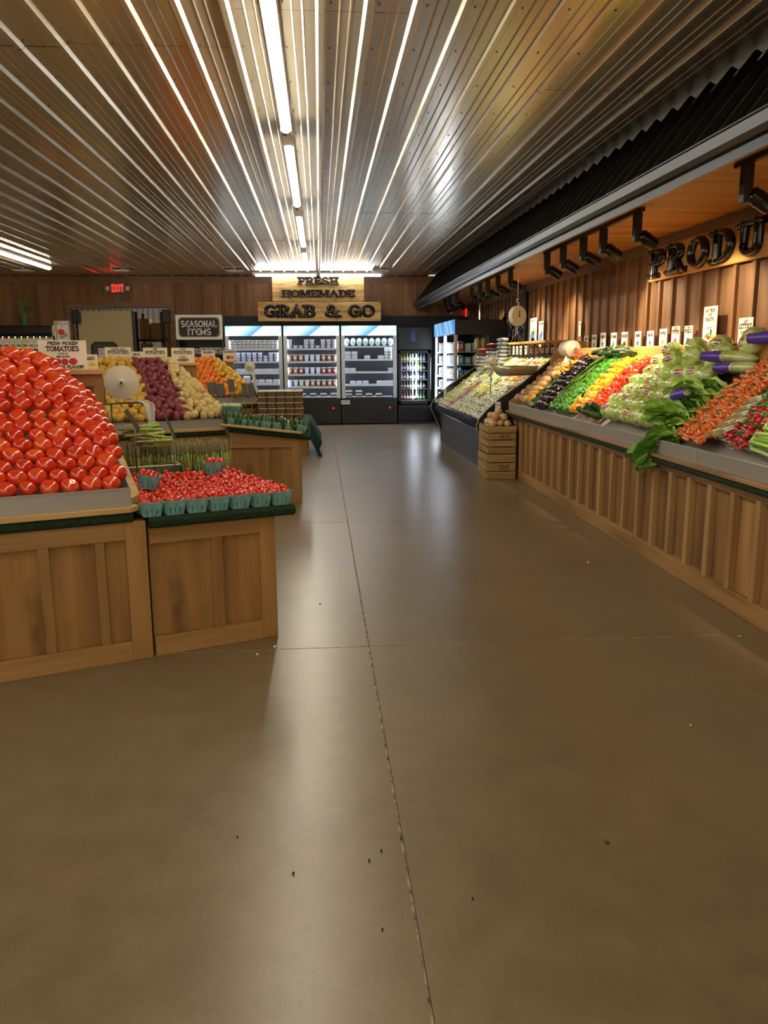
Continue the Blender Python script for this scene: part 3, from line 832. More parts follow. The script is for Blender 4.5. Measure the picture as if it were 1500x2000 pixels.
# ================================================================ asparagus
ASPG = mat('asparagus_green', '#b4cc68', .45, col2='#8fa850', nscale=14)
ASPT = mat('asparagus_tip', '#a09066', .6, col2='#7d865a', nscale=60)
BAND = mat('rubber_band', '#c4694a', .6)
def spear(seed, L=.23):
    r = random.Random(seed); mb = MB(); q = .0068 * r.uniform(.8, 1.2)
    bx, by = r.uniform(-.01, .01), r.uniform(-.01, .01)
    pts = [(bx * t * t, by * t * t, L * t) for t in (0, .3, .55, .72)]
    mb.tube(pts, [q, q * .95, q * .9, q * .85], 6, 0)
    tp = []
    for k in range(9):
        t = .70 + .30 * k / 8; tp.append(((bx * t * t, by * t * t, L * t), q * (1.55 if k % 2 else 1.0) * (1 - .75 * (k / 8) ** 2)))
    mb.tube([p for p, _ in tp], [a for _, a in tp], 6, 1)
    for k in range(4):
        t = .30 + .14 * k; a = r.uniform(0, 6.28); c = Vector((bx * t * t, by * t * t, L * t))
        mb.tube([c + Vector((math.cos(a), math.sin(a), 0)) * q * .9, c + Vector((math.cos(a), math.sin(a), 0)) * q * 1.15 + Vector((0, 0, .012))], [q * .5, .0005], 4, 1)
    return mb.mesh('spear', [ASPG, ASPT], True)
SPM = [spear(i) for i in range(5)]
def bunch(M, label, group, n=17, seed=0, rad=.03):
    r = random.Random(seed)
    t = thing('asparagus_bunch', label, 'asparagus', group=group); t.matrix_world = M
    for k in range(n):
        a = 2.4 * k; q = rad * math.sqrt((k + .5) / n)
        o = bpy.data.objects.new('spear', r.choice(SPM)); COL.objects.link(o); o.parent = t
        o.location = (q * math.cos(a), q * math.sin(a), r.uniform(0, .012)); s = r.uniform(.9, 1.08)
        lean = .10 + .8 * q
        o.rotation_euler = (-math.sin(a) * lean, math.cos(a) * lean, r.uniform(0, 6)); o.scale = (1, 1, s)
    b = MB(); b.tube([((rad + .012) * math.cos(x * PI / 8), (rad + .012) * math.sin(x * PI / 8), .115 + .002 * math.sin(x)) for x in range(16)], .0025, 6, 0, closed=True, flat=1.)
    b.build('rubber_band', [BAND], t, smooth=True)
k = 0
for j in range(2):
    for i in range(12):
        u = .085 - .082 * i - (.04 if j else 0); v = 1.06 + .085 * j + (.12 if i < 7 else .06)
        left = i >= 6
        p = TBf @ Vector((u - .02, v - .04, BZ + (.012 if left else 0.)))
        if left and u < -.70: continue
        where = 'in the clear bin' if left else 'beside the clear bin'
        bunch(Tm(p, (rr.uniform(-.08, .08), rr.uniform(-.06, .06), rr.uniform(0, 6))), 'standing asparagus bunch %s, %s row, %s from the aisle' % (where, ('front', 'rear')[j], ORD[i + 1]), 'standing asparagus bunches', 15, k); k += 1
for n_, (uu, vv, zz, aa, lab) in enumerate(((-.50, 1.05, .255, 1.62, 'asparagus bunch lying flat on the clear bin, lowest of three'), (-.54, 1.10, .30, 1.50, 'asparagus bunch lying flat on the clear bin, middle of three'), (-.56, 1.17, .345, 1.35, 'asparagus bunch lying on top of the other flat bunches'))):
    p = TBf @ Vector((uu + .22, vv, BZ + zz))
    bunch(Tm(p, (0, -PI / 2 - .08 * (n_ - 1), A_ANG + .1 * (n_ - 1))), lab, 'asparagus bunches lying flat', 14, 50 + n_, .028)
CLEAR = mat('clear_plastic', '#e9efe6', .12, trans=.9, ior=1.25, spec=.5)
t = thing('plastic_bin', 'clear plastic bin holding standing asparagus', 'bin', TBf @ Vector((-.50, 1.11, BZ + .002)), A_ANG)
mb = MB(); W2, D2, H2 = .235, .115, .115
for (x0_, x1_, y0_, y1_) in ((-W2, W2, -D2, -D2 + .003), (-W2, W2, D2 - .003, D2), (-W2, -W2 + .003, -D2, D2), (W2 - .003, W2, -D2, D2)): mb.box(x0_, x1_, y0_, y1_, 0, H2)
mb.box(-W2, W2, -D2, D2, 0, .003)
mb.build('bin_body', [CLEAR], t)
mb = MB(); mb.tube([(-W2 - .006, -D2 - .006, H2), (W2 + .006, -D2 - .006, H2), (W2 + .006, D2 + .006, H2), (-W2 - .006, D2 + .006, H2)], .006, 6, closed=True)
mb.build('bin_rim', [mat('frosted_rim', '#d4d8cc', .3)], t, smooth=True)

# ================================================================ plastic bag rolls
BAGW = mat('bag_film', '#f0eee6', .35, trans=.25, sss=.0)
ROLL = mat('roll_rings', '#ddd3bf', .5)
def bag_roll(loc, r, w, rz, label, tail, post=None, M=None, M2=None, tilt=0):
    t = thing('bag_roll', label, 'bag roll', loc, rot=(tilt, 0, rz))
    X = Tm((0, -w / 2, 0), (PI / 2, 0, 0))
    prof = [(r * .98, -w)]
    k = 7
    for i in range(k):
        a = r * (1 - .8 * i / k); prof += [(a, .0 + .004 * i), (a - r * .1, .004 * i + .0015)]
    prof += [(r * .16, .03), (r * .14, .045), (0, .045)]
    b = MB(); b.lathe([(0, -w)] + prof, 32, 0, X); b.build('roll', [M or ROLL], t, smooth=25)
    c = MB(); c.tube([(0, -w / 2 - .05, 0), (0, -w / 2 - .07, 0)], .008, 8); c.build('spindle', [BLKM], t)
    if tail:
        pts = tail; b2 = MB(); vs = []; fs = []
        for i, (x, y, z, hw) in enumerate(pts):
            for q in (-1, -.33, .33, 1): vs.append((x + q * hw, y + (.012 if abs(q) < .5 else -.004), z))
        for i in range(len(pts) - 1):
            for q in range(3): fs.append((i * 4 + q, i * 4 + q + 1, (i + 1) * 4 + q + 1, (i + 1) * 4 + q))
        b2.add(vs, fs); o = b2.build('hanging_bag', [M2 or BAGW], t, smooth=True)
        sd = o.modifiers.new('thickness', 'SOLIDIFY'); sd.thickness = .003
    if post:
        p = MB(); p.tube(post, .006, 6); p.build('holder', [mat('holder_wire', '#6a665e', .35, metal=.8)], t, smooth=True)
    return t
bag_roll(tuple(hitY(238, 746, 5.45)), .108, .22, math.radians(12), 'large pale plastic bag roll in front of the gold potatoes',
         [(.02, -.10, -.105, .05), (.12, -.12, -.12, .03), (.165, -.13, -.14, .03), (.17, -.13, -.25, .022), (.17, -.13, -.36, .026), (.165, -.13, -.43, .03)],
         [(-.11, -.05, .02), (-.11, -.05, -.14), (.12, -.05, -.13), (.12, -.05, -.15), (.12, .05, -.14), (-.08, .05, -.14), (-.08, .05, -.60)])
bag_roll(tuple(hitY(488, 716, 12.6)), .075, .15, 0, 'small cream bag roll at the end of the grapefruit counter',
         [(.02, -.08, -.075, .05), (.06, -.08, -.13, .025), (.08, -.08, -.3, .02), (.12, -.08, -.40, .03), (.16, -.08, -.46, .035)],
         [(.0, 0, 0), (.0, 0.08, -.3), (0, .08, -.62)])

# ================================================================ price paddles on stems
PADM = mat('paddle_slate', '#5c5a52', .45)
def paddle(px, py, px2, py2, yy, w, h, lab, rz=.3, tilt=0., zb=None):
    p = hitY(px, py, yy); q = hitY(px2, py2, yy)
    t = thing('price_paddle', lab, 'price paddle', q, group='slate price paddles')
    d = p - q
    s = MB(); s.tube([(0, 0, 0), tuple(d * .98)], .004, 6); s.build('stem', [mat('stem_steel', '#7d786c', .4, metal=.6)], t, smooth=True)
    b = MB(Tm(d, (0, tilt, rz))); b.box(-w / 2, w / 2, -.004, .0, -h * .35, h * .65); b.build('plate', [PADM], t, bevel=.002)
paddle(262, 826, 268, 915, 4.75, .03, .15, 'dark price paddle leaning over the asparagus, nearest the tomato tray', .9, -.62)
paddle(335, 840, 345, 940, 4.9, .022, .17, 'dark price paddle leaning over the asparagus, before the red potatoes', 1.1, -.55)
paddle(415, 762, 420, 822, 8.8, .10, .13, 'grey price paddle before the oranges, nearest the white potatoes', .2, -.12)
paddle(431, 765, 436, 822, 8.8, .09, .13, 'grey price paddle before the oranges, second from the white potatoes', .2, -.1)
paddle(452, 757, 455, 822, 8.8, .07, .14, 'grey price paddle between the oranges and grapefruit', .25, -.08)
paddle(478, 765, 481, 824, 8.8, .06, .14, 'grey price paddle before the grapefruit, left of a close pair', .25, -.1)
paddle(491, 765, 493, 824, 8.8, .07, .14, 'grey price paddle before the grapefruit, right of a close pair', .25, -.12)

# ================================================================ printed cards
def card(bl, w, h, xd, label, lines, pics=(), name='price_card', cat='card', group=None, M=PAPER, lean=.0, up=(0, 0, 1), ink=INK):
    """bl: bottom centre; lines: (text, y fraction, height fraction, weight, slant, serif)"""
    xd = Vector(xd).normalized(); up = Vector(up); nn = xd.cross(up)
    t = thing(name, label, cat, bl, group=group)
    b = MB(); X = Matrix.Identity(4)
    for i in range(3): X[i][0] = xd[i]; X[i][1] = -nn[i]; X[i][2] = up[i]
    b.box(-w / 2, w / 2, -.002, .002, 0, h, 0, X); b.build('sheet', [M], t)
    if lines:
        l = MB()
        for ln in lines:
            s, y, hh, wt = ln[:4]; sl = ln[4] if len(ln) > 4 else 0; se = ln[5] if len(ln) > 5 else True; fx = ln[6] if len(ln) > 6 else 0
            tw = sum((GL[c][0] if c in GL else .45) + .2 for c in s) * hh * h
            width = None if tw < w * .9 else w * .9
            text(l, s, nn * .0024 + up * (y * h) + xd * (fx * w), xd, up, hh * h, wt, .0008, 0, se, width=width, slant=sl)
        l.build('lettering', [ink], t)
    if pics:
        g = MB(); ms = []
        for (cx, cy, rx, ry, M_) in pics:
            if M_ not in ms: ms.append(M_)
            c = nn * .0022 + up * (cy * h) + xd * (cx * w)
            n = 14; vs = [tuple(c + xd * (rx * w * math.cos(2 * PI * a / n)) + up * (ry * h * math.sin(2 * PI * a / n))) for a in range(n)]
            vs += [tuple(Vector(p) + nn * .0006) for p in vs]
            g.add(vs, [tuple(range(n, 2 * n))] + [(a, (a + 1) % n, (a + 1) % n + n, a + n) for a in range(n)], ms.index(M_))
        g.build('picture', ms, t)
    return t
PR_ = mat('print_red', '#c3221c', .5); PY_ = mat('print_yellow', '#e5bd2e', .5); PO_ = mat('print_orange', '#e08a24', .5); PB_ = mat('print_olive', '#7a6a3a', .5)
PG_ = mat('print_green', '#5d8a3a', .5); PK_ = mat('print_pink', '#b33b5e', .5); PBL_ = mat('print_blue', '#4f7fae', .5); PD_ = mat('print_dark', '#2e3a2a', .5)
def on_cap(T, px, w, v=1.13, z=1.43, dv=0.):
    p = hitT(px, 705, T, v); p.z = z + .001; return p
xa = TA.to_3x3() @ Vector((1, 0, 0))
TOMCAP = on_cap(TA, 124, .25, 1.10)
card(TOMCAP, .262, .165, xa, 'cream sign for fresh picked tomatoes standing on the near counter cap',
     [('FRESH PICKED!', .85, .10, .14, .25, False, .0), ('TOMATOES', .64, .15, .12, 0, True), ('$2.99 LB', .52, .05, .13), ('REAL FLAVOR', .42, .045, .16), ('AMAZING FLAVOR!', .03, .10, .14, .25, False, .02)],
     [(-.12, .27, .075, .10, PR_), (.03, .26, .075, .12, PR_), (.20, .27, .09, .12, PR_)], name='price_sign', cat='sign')
t = card(on_cap(TA, 6, .2, 1.10), .15, .105, xa, 'cream sweet potatoes card cut by the left edge behind the tomatoes', [('SWEET', .72, .12, .1), ('POTATOES', .42, .20, .1)], [(0, .2, .2, .13, PO_)])
card(on_cap(TA, 173, .1, 1.165), .105, .085, (1, 0, 0), 'small cream pears card half hidden behind the fresh picked sign', [('PEARS', .62, .2, .1)], [(.2, .3, .18, .14, PY_)])
xp = TP.to_3x3() @ Vector((1, 0, 0))
for px, w, h, lab, lines, pics in (
    (232, .275, .172, 'cream yukon gold potatoes card above the gold potatoes', [('YUKON GOLD', .82, .10, .1), ('POTATOES', .60, .18, .11), ('$ 1.49', .40, .05, .1)], [(-.16, .22, .13, .16, PY_), (.02, .2, .13, .16, PY_), (.18, .24, .13, .17, PY_)]),
    (267, .15, .125, 'small cream kiwi card between two potato cards', [('KIWI', .66, .18, .11), ('3 / $1', .45, .08, .1)], [(-.15, .22, .17, .18, PB_), (.16, .26, .12, .12, INKG)]),
    (304, .265, .168, 'cream red potatoes card above the red potatoes', [('RED', .84, .10, .1), ('POTATOES', .60, .18, .11), ('$ 1.29', .42, .05, .1)], [(-.14, .22, .12, .16, PR_), (.08, .22, .14, .17, PR_)]),
    (358, .26, .165, 'cream white potatoes card above the white potatoes', [('WHITE', .84, .10, .1), ('POTATOES', .60, .18, .11), ('$ 1.29', .36, .05, .1)], [(0, .2, .26, .13, INKG), (0, .2, .2, .10, PAPER), (.0, .42, .2, .06, PY_)])):
    card(on_cap(TP, px, w, 1.14), w, h, xp, lab, lines, pics, group='produce cards on the middle counter')
pp = on_cap(TP, 331, .1, 1.12)
mb = MB(); mb.blob(.025, .02, .03, 0, Tm((0, 0, .03)), 10, 7, .1)
Kind('lemon', 'lemon', mb.mesh('lemon', [mat('lemon_skin', '#dcc832', .4)], True)).place(pp, (0, 0, 0), 1.1, 'small yellow lemon on the cap between red and white potato cards')
xo = TO.to_3x3() @ Vector((1, 0, 0))
for px, lab, lines, pics in ((407, 'cream oranges card above the heap of oranges', [('ORANGES', .72, .16, .12), ('$ 1.99', .52, .06, .1)], [(-.06, .22, .24, .14, PO_), (.18, .28, .14, .18, PO_)]),
                             (449, 'cream grapefruit card above the heap of grapefruit', [('GRAPEFRUIT', .76, .15, .12)], [(-.12, .3, .14, .18, PR_), (.16, .3, .16, .18, PO_)])):
    card(on_cap(TO, px, .2, 1.14), .235, .17, xo, lab, lines, pics, group='citrus cards on the far counter')

# ================================================================ zucchini counter
ZUC = mat('zucchini_skin', '#2a4a20', .25, col2='#3c672c', nscale=30, stretch=(1, 1, .2), coat=.3)
ZUE = mat('zucchini_end', '#cfd6a0', .6)
def zuc_kind(seed):
    r = random.Random(seed); mb = MB(); L = .15
    mb.tube([(0, 0, 0), (.002, 0, .02), (.004, 0, .07), (.003, 0, .12), (0, 0, .14)], [.014, .024, .027, .022, .013], 10)
    st = MB(); st.tube([(0, 0, .138), (0, 0, .147)], [.007, .006], 6)
    return Kind('zucchini', 'zucchini', mb.mesh('zucchini', [ZUC], 60), [('stem_end', st.mesh('stem_end', [ZUE]))])
ZK = [zuc_kind(i) for i in range(2)]
MUSH = mat('pale_squash', '#c9cf9a', .6)
tag(lw.build('wooden_rail', [PINELT], bevel=.003), 'light wooden strip sloping along the front of the zucchini counter', 'rail')
def zt(u): return .72 - (-.085) * (-u) / .72 if False else .72 + .085 * (-u) / .72
for i in range(7):
    u = -.70 + .117 * i; p = TC @ Vector((u, .06, zt(u) + .004)); roll = .05 + .035 * i
    BASK.place(p, (-.12, roll, math.radians(-8) + .06 * (i - 3)), 1.03, 'teal basket of zucchini, %s from the potato counter' % ORD[i + 1], 'zucchini baskets along the counter edge')
    for k in range(6):
        gx = (k % 3 - 1) * .036 + .012 * (k // 3); gy = (k // 3) * .045 - .02
        q = TC @ Vector((u + gx + .004 * i, .06 + gy, zt(u) + .008))
        ZK[k % 2].place(q, (rr.uniform(-.2, .05), rr.uniform(-.12, .22) + roll * .4, rr.uniform(0, 6.28)), rr.uniform(.82, .98), 'dark zucchini standing in the %s basket from the potato counter' % ORD[i + 1], 'zucchini in the %s basket' % ORD[i + 1])
p = hitY(449, 800, 8.75)
SQ = []
mb = MB(); mb.blob(.02, .016, .03, 0, None, 8, 6, .1); SQK = Kind('baby_squash', 'squash', mb.mesh('baby_squash', [MUSH], True))
for i in range(4):
    b = BASK.place(p + Vector((-.055 + .11 * (i % 2), .11 * (i // 2), -.04)), (0, .1, -.05), 1.05, 'teal basket of pale squash raised behind the zucchini, %s of four' % ORD[i + 1], 'baskets of pale squash')
    for k in range(8):
        SQK.place(p + Vector((-.055 + .11 * (i % 2) + (k % 4 - 1.5) * .026, .11 * (i // 2) + (k // 4 - .5) * .04, .04)), (rr.uniform(0, 3), rr.uniform(0, 3), 0), 1, 'pale baby squash in the %s raised teal basket' % ORD[i + 1], 'baby squash in the %s raised basket' % ORD[i + 1])
tb = MB(TC); tb.box(-.68, -.45, .30, .58, .815, .855)
tag(tb.build('wooden_riser', [PINE]), 'low wooden riser under the pale squash baskets', 'riser')

# ================================================================ granola table
CLOTH = mat('green_cloth', '#12403a', .85, col2='#0d332f', nscale=5); CLOTHT = mat('teal_cloth_edge', '#0f6a70', .8)
t = thing('produce_counter', 'pine counter showing past the zucchini, under the green cloth', 'produce counter', (-.20, 12.3, 0))
f = MB(); f.box(-.75, 0, 0, .02, 0, .5); f.box(-.02, 0, .02, 1.3, 0, .5); f.box(-.75, 0, .02, 1.3, .47, .5); f.build('front_panel', [PINE], t)
f = MB(); f.box(-.09, 0, -.018, -.0, 0, .5); f.box(-.75, -.09, -.018, 0, 0, .1); f.box(-.75, -.09, -.018, 0, .4, .5); f.build('front_frame', [PINE], t)
cl = MB(); vs = []; fs = []
NU, NV = 14, 10
U = [-.82 + .82 * i / NU for i in range(NU + 1)]
# top sheet and front fall with folds, then the corner hanging past the aisle end
def cl_pt(a, b):
    # a along x (0..1.25 past the end), b over the front (0 = back of top, 1 = front edge, >1 falls)
    x = -.85 + a; y = 1.25 - 1.3 * min(b, 1); z = .545
    if b > 1: z -= (b - 1) * .50; y -= .02 + .02 * math.sin(a * 22) * (b - 1)
    if a > .88:
        o = a - .88; z -= o * .95; x = .03 + o * .48 + .02 * math.sin(b * 14)
        if b > 1: y -= .02
    return (x, y, z)
na, nb = 26, 14
for i in range(na + 1):
    for j in range(nb + 1):
        a = 1.22 * i / na; b = 1.55 * j / nb
        vs.append(cl_pt(a, b))
for i in range(na):
    for j in range(nb):
        q = (i * (nb + 1) + j, (i + 1) * (nb + 1) + j, (i + 1) * (nb + 1) + j + 1, i * (nb + 1) + j + 1)
        fs.append(q)
cl.add(vs, fs, 0)
o = cl.build('tablecloth', [CLOTH], smooth=True, loc=(-.20, 12.3, 0)); sd = o.modifiers.new('thickness', 'SOLIDIFY'); sd.thickness = .004
tag(o, 'dark green tablecloth under the granola boxes, a corner hanging to the aisle', 'tablecloth')
GRAN = mat('granola', '#9a7440', .8, col2='#664820', nscale=60, bump=1., bscale=120)
LIDM = mat('clear_lid', '#eef1ef', .2, trans=.1, ior=1.2)
mb = MB(); mb.prism([(-.058, 0), (.058, 0), (.064, .073), (-.064, .073)], -.058, .058, 'y'); g1 = mb.mesh('granola', [GRAN])
mb = MB(); mb.box(-.067, .067, -.064, .064, .0735, .079); mb.box(-.055, .055, -.052, .052, .079, .084); g2 = mb.mesh('lid', [LIDM])
GBK = Kind('granola_box', 'food box', g1, [('lid', g2)])
for j in range(4):
    for i in range(5):
        for k in range(5):
            if k < 4 and j > 0: continue
            q = Vector((-.88 + .137 * i + .012 * (k % 2), 12.42 + .16 * j, .556 + .0855 * k))
            lab = 'clear box of brown granola, %s stack from the aisle end, %s up' % (ORD[5 - i], ORD[k + 1]) if j == 0 else 'clear box of granola atop the %s stack back, %s from the aisle end' % (ORD[j + 1], ORD[5 - i])
            GBK.place(q, (0, 0, rr.uniform(-.06, .06)), 1, lab, 'granola boxes on the green cloth')
            if j > 0:
                pass
for j in range(1, 4):   # supporting boxes of the aisle end column
    for k in range(4):
        GBK.place(Vector((-.88 + .137 * 4, 12.42 + .16 * j, .556 + .0855 * k)), (0, 0, rr.uniform(-.05, .05)), 1, 'clear box of granola in the aisle end stack, %s back, %s up' % (ORD[j + 1], ORD[k + 1]), 'granola boxes on the green cloth')
        if k < 4:
            for i in range(4):
                GBK.place(Vector((-.88 + .137 * i, 12.42 + .16 * j, .556 + .0855 * k)), (0, 0, 0), 1, 'clear box of granola inside the block, %s back, %s up, %s along' % (ORD[j + 1], ORD[k + 1], ORD[i + 1]), 'granola boxes on the green cloth')
card(hitY(558, 839, 12.17) + Vector((0, 0, .0)), .20, .145, (1, .1, 0), 'cream fresh granola card leaning on the green tablecloth', [('FRESH', .7, .11, .1), ('GRANOLA', .45, .12, .1), ('$ 5.99', .2, .1, .1)])
# ================================================================ long right-hand counter
def TY(x, y, z): return (x, y, z)
EY0, EY1, EX0 = 2.5, 10.08, 2.42
t = thing('produce_counter', 'long pine counter of green and coloured vegetables along the right wall', 'produce counter', (EX0, 0, 0))
f = MB(); r_ = random.Random(5)
y = EY0
while y < EY1 - .01:
    e = min(EY1, y + .285); f.box(.022, .04, y, e, .10, .74); y = e
f.box(.04, 1.0, EY1 - .03, EY1, 0, .74); f.box(.04, 1.0, EY0, EY0 + .03, 0, .74)
f.build('front_panel', [BARN], t)
f = MB(); y = EY0 + .285
while y < EY1 - .05:
    f.box(-.020, .022, y - .026, y + .026, .115, .70); y += .285
f.build('batten', [BATTEN], t, bevel=.002)
f = MB()
y = EY0
for e in (4.6, 6.75, 8.95, EY1): f.box(-.022, .04, y, e - .003, 0, .118); y = e
f.build('base_board', [BASEB], t, bevel=.003)
f = MB(); f.box(-.01, .03, EY0, EY1, .69, .765); f.build('top_rail', [LEDGEY], t, bevel=.002)
f = MB(); f.prism([(-.02, .735), (-.06, .742), (-.075, .76), (-.07, .785), (.0, .79), (0, .735)], EY0, EY1 + .02, 'y'); f.build('turf_edge', [TURF], t, smooth=30)
f = MB(); f.box(-.085, .03, EY0, EY1 + .03, .787, .812); f.box(-.088, -.084, EY0, EY1 + .03, .795, .813); f.build('ledge', [LEDGEY], t, bevel=.003)
f = MB(); y = EY0 + .3
for e in (4.9, 6.95, 8.55, EY1):
    f.prism([(-.045, .812), (-.06, .905), (-.055, .91), (-.04, .905), (-.03, .812)], y, e - .006, 'y'); y = e
f.prism([(-.03, .812), (.02, .85), (.60, 1.27), (.62, 1.27), (.62, .80), (0, .80)], EY0, EY1 - .01, 'y')
f.build('steel_tray', [STEEL], t)
f = MB(); f.box(.62, 1.0, EY0, EY1, .75, 1.42); f.build('back_riser', [TRIMY], t)
f = MB(); f.box(.68, 1.0, EY0, EY1, 1.50, 1.572); f.box(.64, .68, EY0, EY1, 1.42, 1.56); f.build('back_shelf', [SIGNY], t, bevel=.003)
f = MB()
f.prism([(-.05, .80), (-.05, .92), (.10, 1.04), (.45, 1.30), (.48, 1.48), (.62, 1.66), (1.0, 1.66), (1.0, .8)], EY1 - .01, EY1 + .02, 'y'); f.build('end_board', [SIGNY], t, bevel=.002)

def zE(X): return min(.935 + .88 * (X - 2.42), 1.40 + .15 * (X - 2.95))
def rrot(r): return (r.uniform(0, 6.28), r.uniform(0, 6.28), r.uniform(0, 6.28))
def band(kinds, y0, y1, x0, x1, sp, lab, group, rot=None, seed=1, lift=0., jit=.2, rowf=.86, scale=(.92, 1.08), ylean=0.):
    r = random.Random(seed); X = x0; row = 0
    while X <= x1:
        row += 1; col = 0; Y = y0 + (sp * .5 if row % 2 else 0)
        sl = .88 if zE(X) < 1.39 else .15
        while Y <= y1:
            col += 1
            p = Vector((X + r.uniform(-jit, jit) * sp * .5, Y + ylean * (X - x0) + r.uniform(-jit, jit) * sp * .5, zE(X) + lift + r.uniform(-jit, jit) * sp * .2))
            if in_view(p, 50):
                kk = r.choice(kinds); kk.place(p, rot(r) if rot else rrot(r), r.uniform(*scale), lab(row, col), group)
            Y += sp
        X += sp * rowf / math.sqrt(1 + sl * sl)

# rutabagas
RUT = mat('rutabaga_skin', '#d9bd86', .5, col2='#b5825a', nscale=9, nfac=(.45, .62), bump=.1)
RUT2 = mat('turnip_skin', '#cfa07a', .5, col2='#a96a62', nscale=7, nfac=(.45, .6))
RUK = []
for i in range(3):
    mb = MB(); mb.lathe([(0, -.06), (.006, -.055), (.03, -.04), (.048, -.015), (.05, .01), (.038, .036), (.014, .045), (0, .046)], 14, 0, None, 3, .03, i)
    s = MB(Tm((0, 0, .043))); s.tube([(0, 0, 0), (0, 0, .012)], [.012, .009], 7)
    RUK.append(Kind('rutabaga', 'rutabaga', mb.mesh('rutabaga', [(RUT, RUT2, RUT)[i]], True), [('cut_top', s.mesh('cut_top', [PAPER], True))]))
band(RUK, 9.52, 10.0, 2.47, 3.05, .098, lambda r, c: 'rutabaga %s row above the tray, %s from the squash' % (ORD[r], ORD[c]), 'rutabagas at the far end of the counter', seed=2)
YSQ = mat('yellow_squash_skin', '#e3b440', .4, col2='#d99a3a', nscale=8)
SQU = []
for i in range(2):
    mb = MB(); mb.tube([(0, 0, -.07), (0, 0, -.055), (0, 0, -.01), (.004, 0, .03), (.012, 0, .07)], [.008, .024, .026, .016, .009], 9)
    s = MB(); s.tube([(.012, 0, .07), (.015, 0, .085)], [.008, .006], 6)
    SQU.append(Kind('yellow_squash', 'squash', mb.mesh('yellow_squash', [YSQ], 60), [('stem', s.mesh('stem', [STEMG]))]))
band(SQU, 9.30, 9.50, 2.46, 2.62, .075, lambda r, c: 'yellow squash low at the tray, %s row, %s from the cucumbers' % (ORD[r], ORD[c]), 'yellow squash by the tray lip', seed=3)
band(SQU, 9.30, 9.52, 2.80, 3.08, .085, lambda r, c: 'yellow squash high on the slope, %s row, %s from the eggplants' % (ORD[r], ORD[c]), 'yellow squash high on the slope', seed=4)
# cucumbers
CUCM = mat('cucumber_skin', '#1c3518', .3, col2='#2d4f22', nscale=40, coat=.4, bump=.1)
CUK = []
for i in range(2):
    mb = MB(); mb.tube([(0, 0, -.10), (.001, 0, -.09), (.004, 0, -.04), (.004, 0, .03), (.001, 0, .085), (0, 0, .095)], [.008, .019, .024, .024, .018, .007], 10)
    CUK.append(Kind('cucumber', 'cucumber', mb.mesh('cucumber', [CUCM], 60), ()))
def along_x(r): return (r.uniform(0, 6), PI / 2 - .7 + r.uniform(-.1, .1), r.uniform(-.2, .2))
band(CUK, 8.96, 9.28, 2.46, 2.72, .052, lambda r, c: 'dark cucumber by the eggplants, %s row, %s from them' % (ORD[r], ORD[c]), 'cucumbers before the eggplants', rot=lambda r: (0, PI / 2 + r.uniform(-.3, .3) - .65, r.uniform(-.25, .25)), seed=5, rowf=1.6)
# eggplants
EGG = mat('eggplant_skin', '#160d18', .12, coat=.8, spec=.7)
EGC = mat('eggplant_cap', '#4c5a2c', .6)
EGK = []
for i in range(2):
    mb = MB(); mb.tube([(0, 0, -.105), (0, 0, -.098), (.002, 0, -.06), (.004, 0, 0), (.002, 0, .06), (0, 0, .085)], [.012, .032, .046, .042, .028, .014], 12)
    s = MB(); s.tube([(0, 0, .07), (0, 0, .09), (.002, 0, .115)], [.026, .015, .008], 7)
    EGK.append(Kind('eggplant', 'eggplant', mb.mesh('eggplant', [EGG], 60), [('green_cap', s.mesh('green_cap', [EGC], True))]))
band(EGK, 8.62, 9.02, 2.50, 3.10, .098, lambda r, c: 'glossy black eggplant, %s row above the tray, %s from the peppers' % (ORD[r], ORD[c]), 'eggplants beside the cucumbers', rot=lambda r: (r.uniform(-.2, .2), PI / 2 - .6 + r.uniform(-.25, .25), r.uniform(-.3, .3)), seed=6, ylean=.25)
# sweet potatoes and peppers at top back
SWP = mat('sweet_potato_skin', '#a8522a', .5, col2='#8a2f24', nscale=6)
mb = MB(); mb.blob(.03, .028, .075, 0, None, 12, 8, .05); SWK = [Kind('sweet_potato', 'sweet potato', mb.mesh('sweet_potato', [SWP], True))]
band(SWK, 9.2, 9.6, 3.02, 3.12, .09, lambda r, c: 'reddish sweet potato behind the eggplants, %s row, %s along' % (ORD[r], ORD[c]), 'sweet potatoes behind the eggplants', seed=7, lift=.06)
# long green squash on the slope
LGS = mat('long_green_skin', '#6f9a34', .35, col2='#3f6e22', nscale=6, coat=.3)
mb = MB(); mb.tube([(0, 0, -.19), (0, 0, -.17), (.008, 0, -.08), (.01, 0, .02), (.004, 0, .12), (0, 0, .19)], [.010, .020, .019, .017, .014, .010], 9)
s = MB(); s.tube([(0, 0, .185), (.004, 0, .22)], [.011, .007], 6)
LGK = Kind('long_green_squash', 'squash', mb.mesh('long_green_squash', [LGS], 60), [('stem', s.mesh('stem', [STEMG]))])
for i in range(9):
    X = 2.62 + .16 * (i % 4); Y = 8.22 + .085 * (i // 4) + .05 * (i % 2)
    LGK.place((X, Y + (X - 2.6) * .35, zE(X) + .055 + .015 * (i % 3)), (rr.uniform(-.1, .1), .85 + rr.uniform(-.12, .12), rr.uniform(-.1, .5)), rr.uniform(.85, 1.05), 'long green squash across the slope, %s row, %s up' % (ORD[i // 4 + 1], ORD[i % 4 + 1]), 'long green squash on the slope')
# dark long cucumbers at the top back
for i in range(9):
    CUK[i % 2].place((3.02 + .05 * (i % 2), 8.05 + .11 * i - .3, 1.50 + .02 * (i % 3)), (rr.uniform(-.1, .1), PI / 2 + rr.uniform(-.3, .1), rr.uniform(-1.2, -.3)), 1.25, 'dark cucumber at the top of the slope, %s along from the lettuce' % ORD[i + 1], 'cucumbers at the top of the slope')
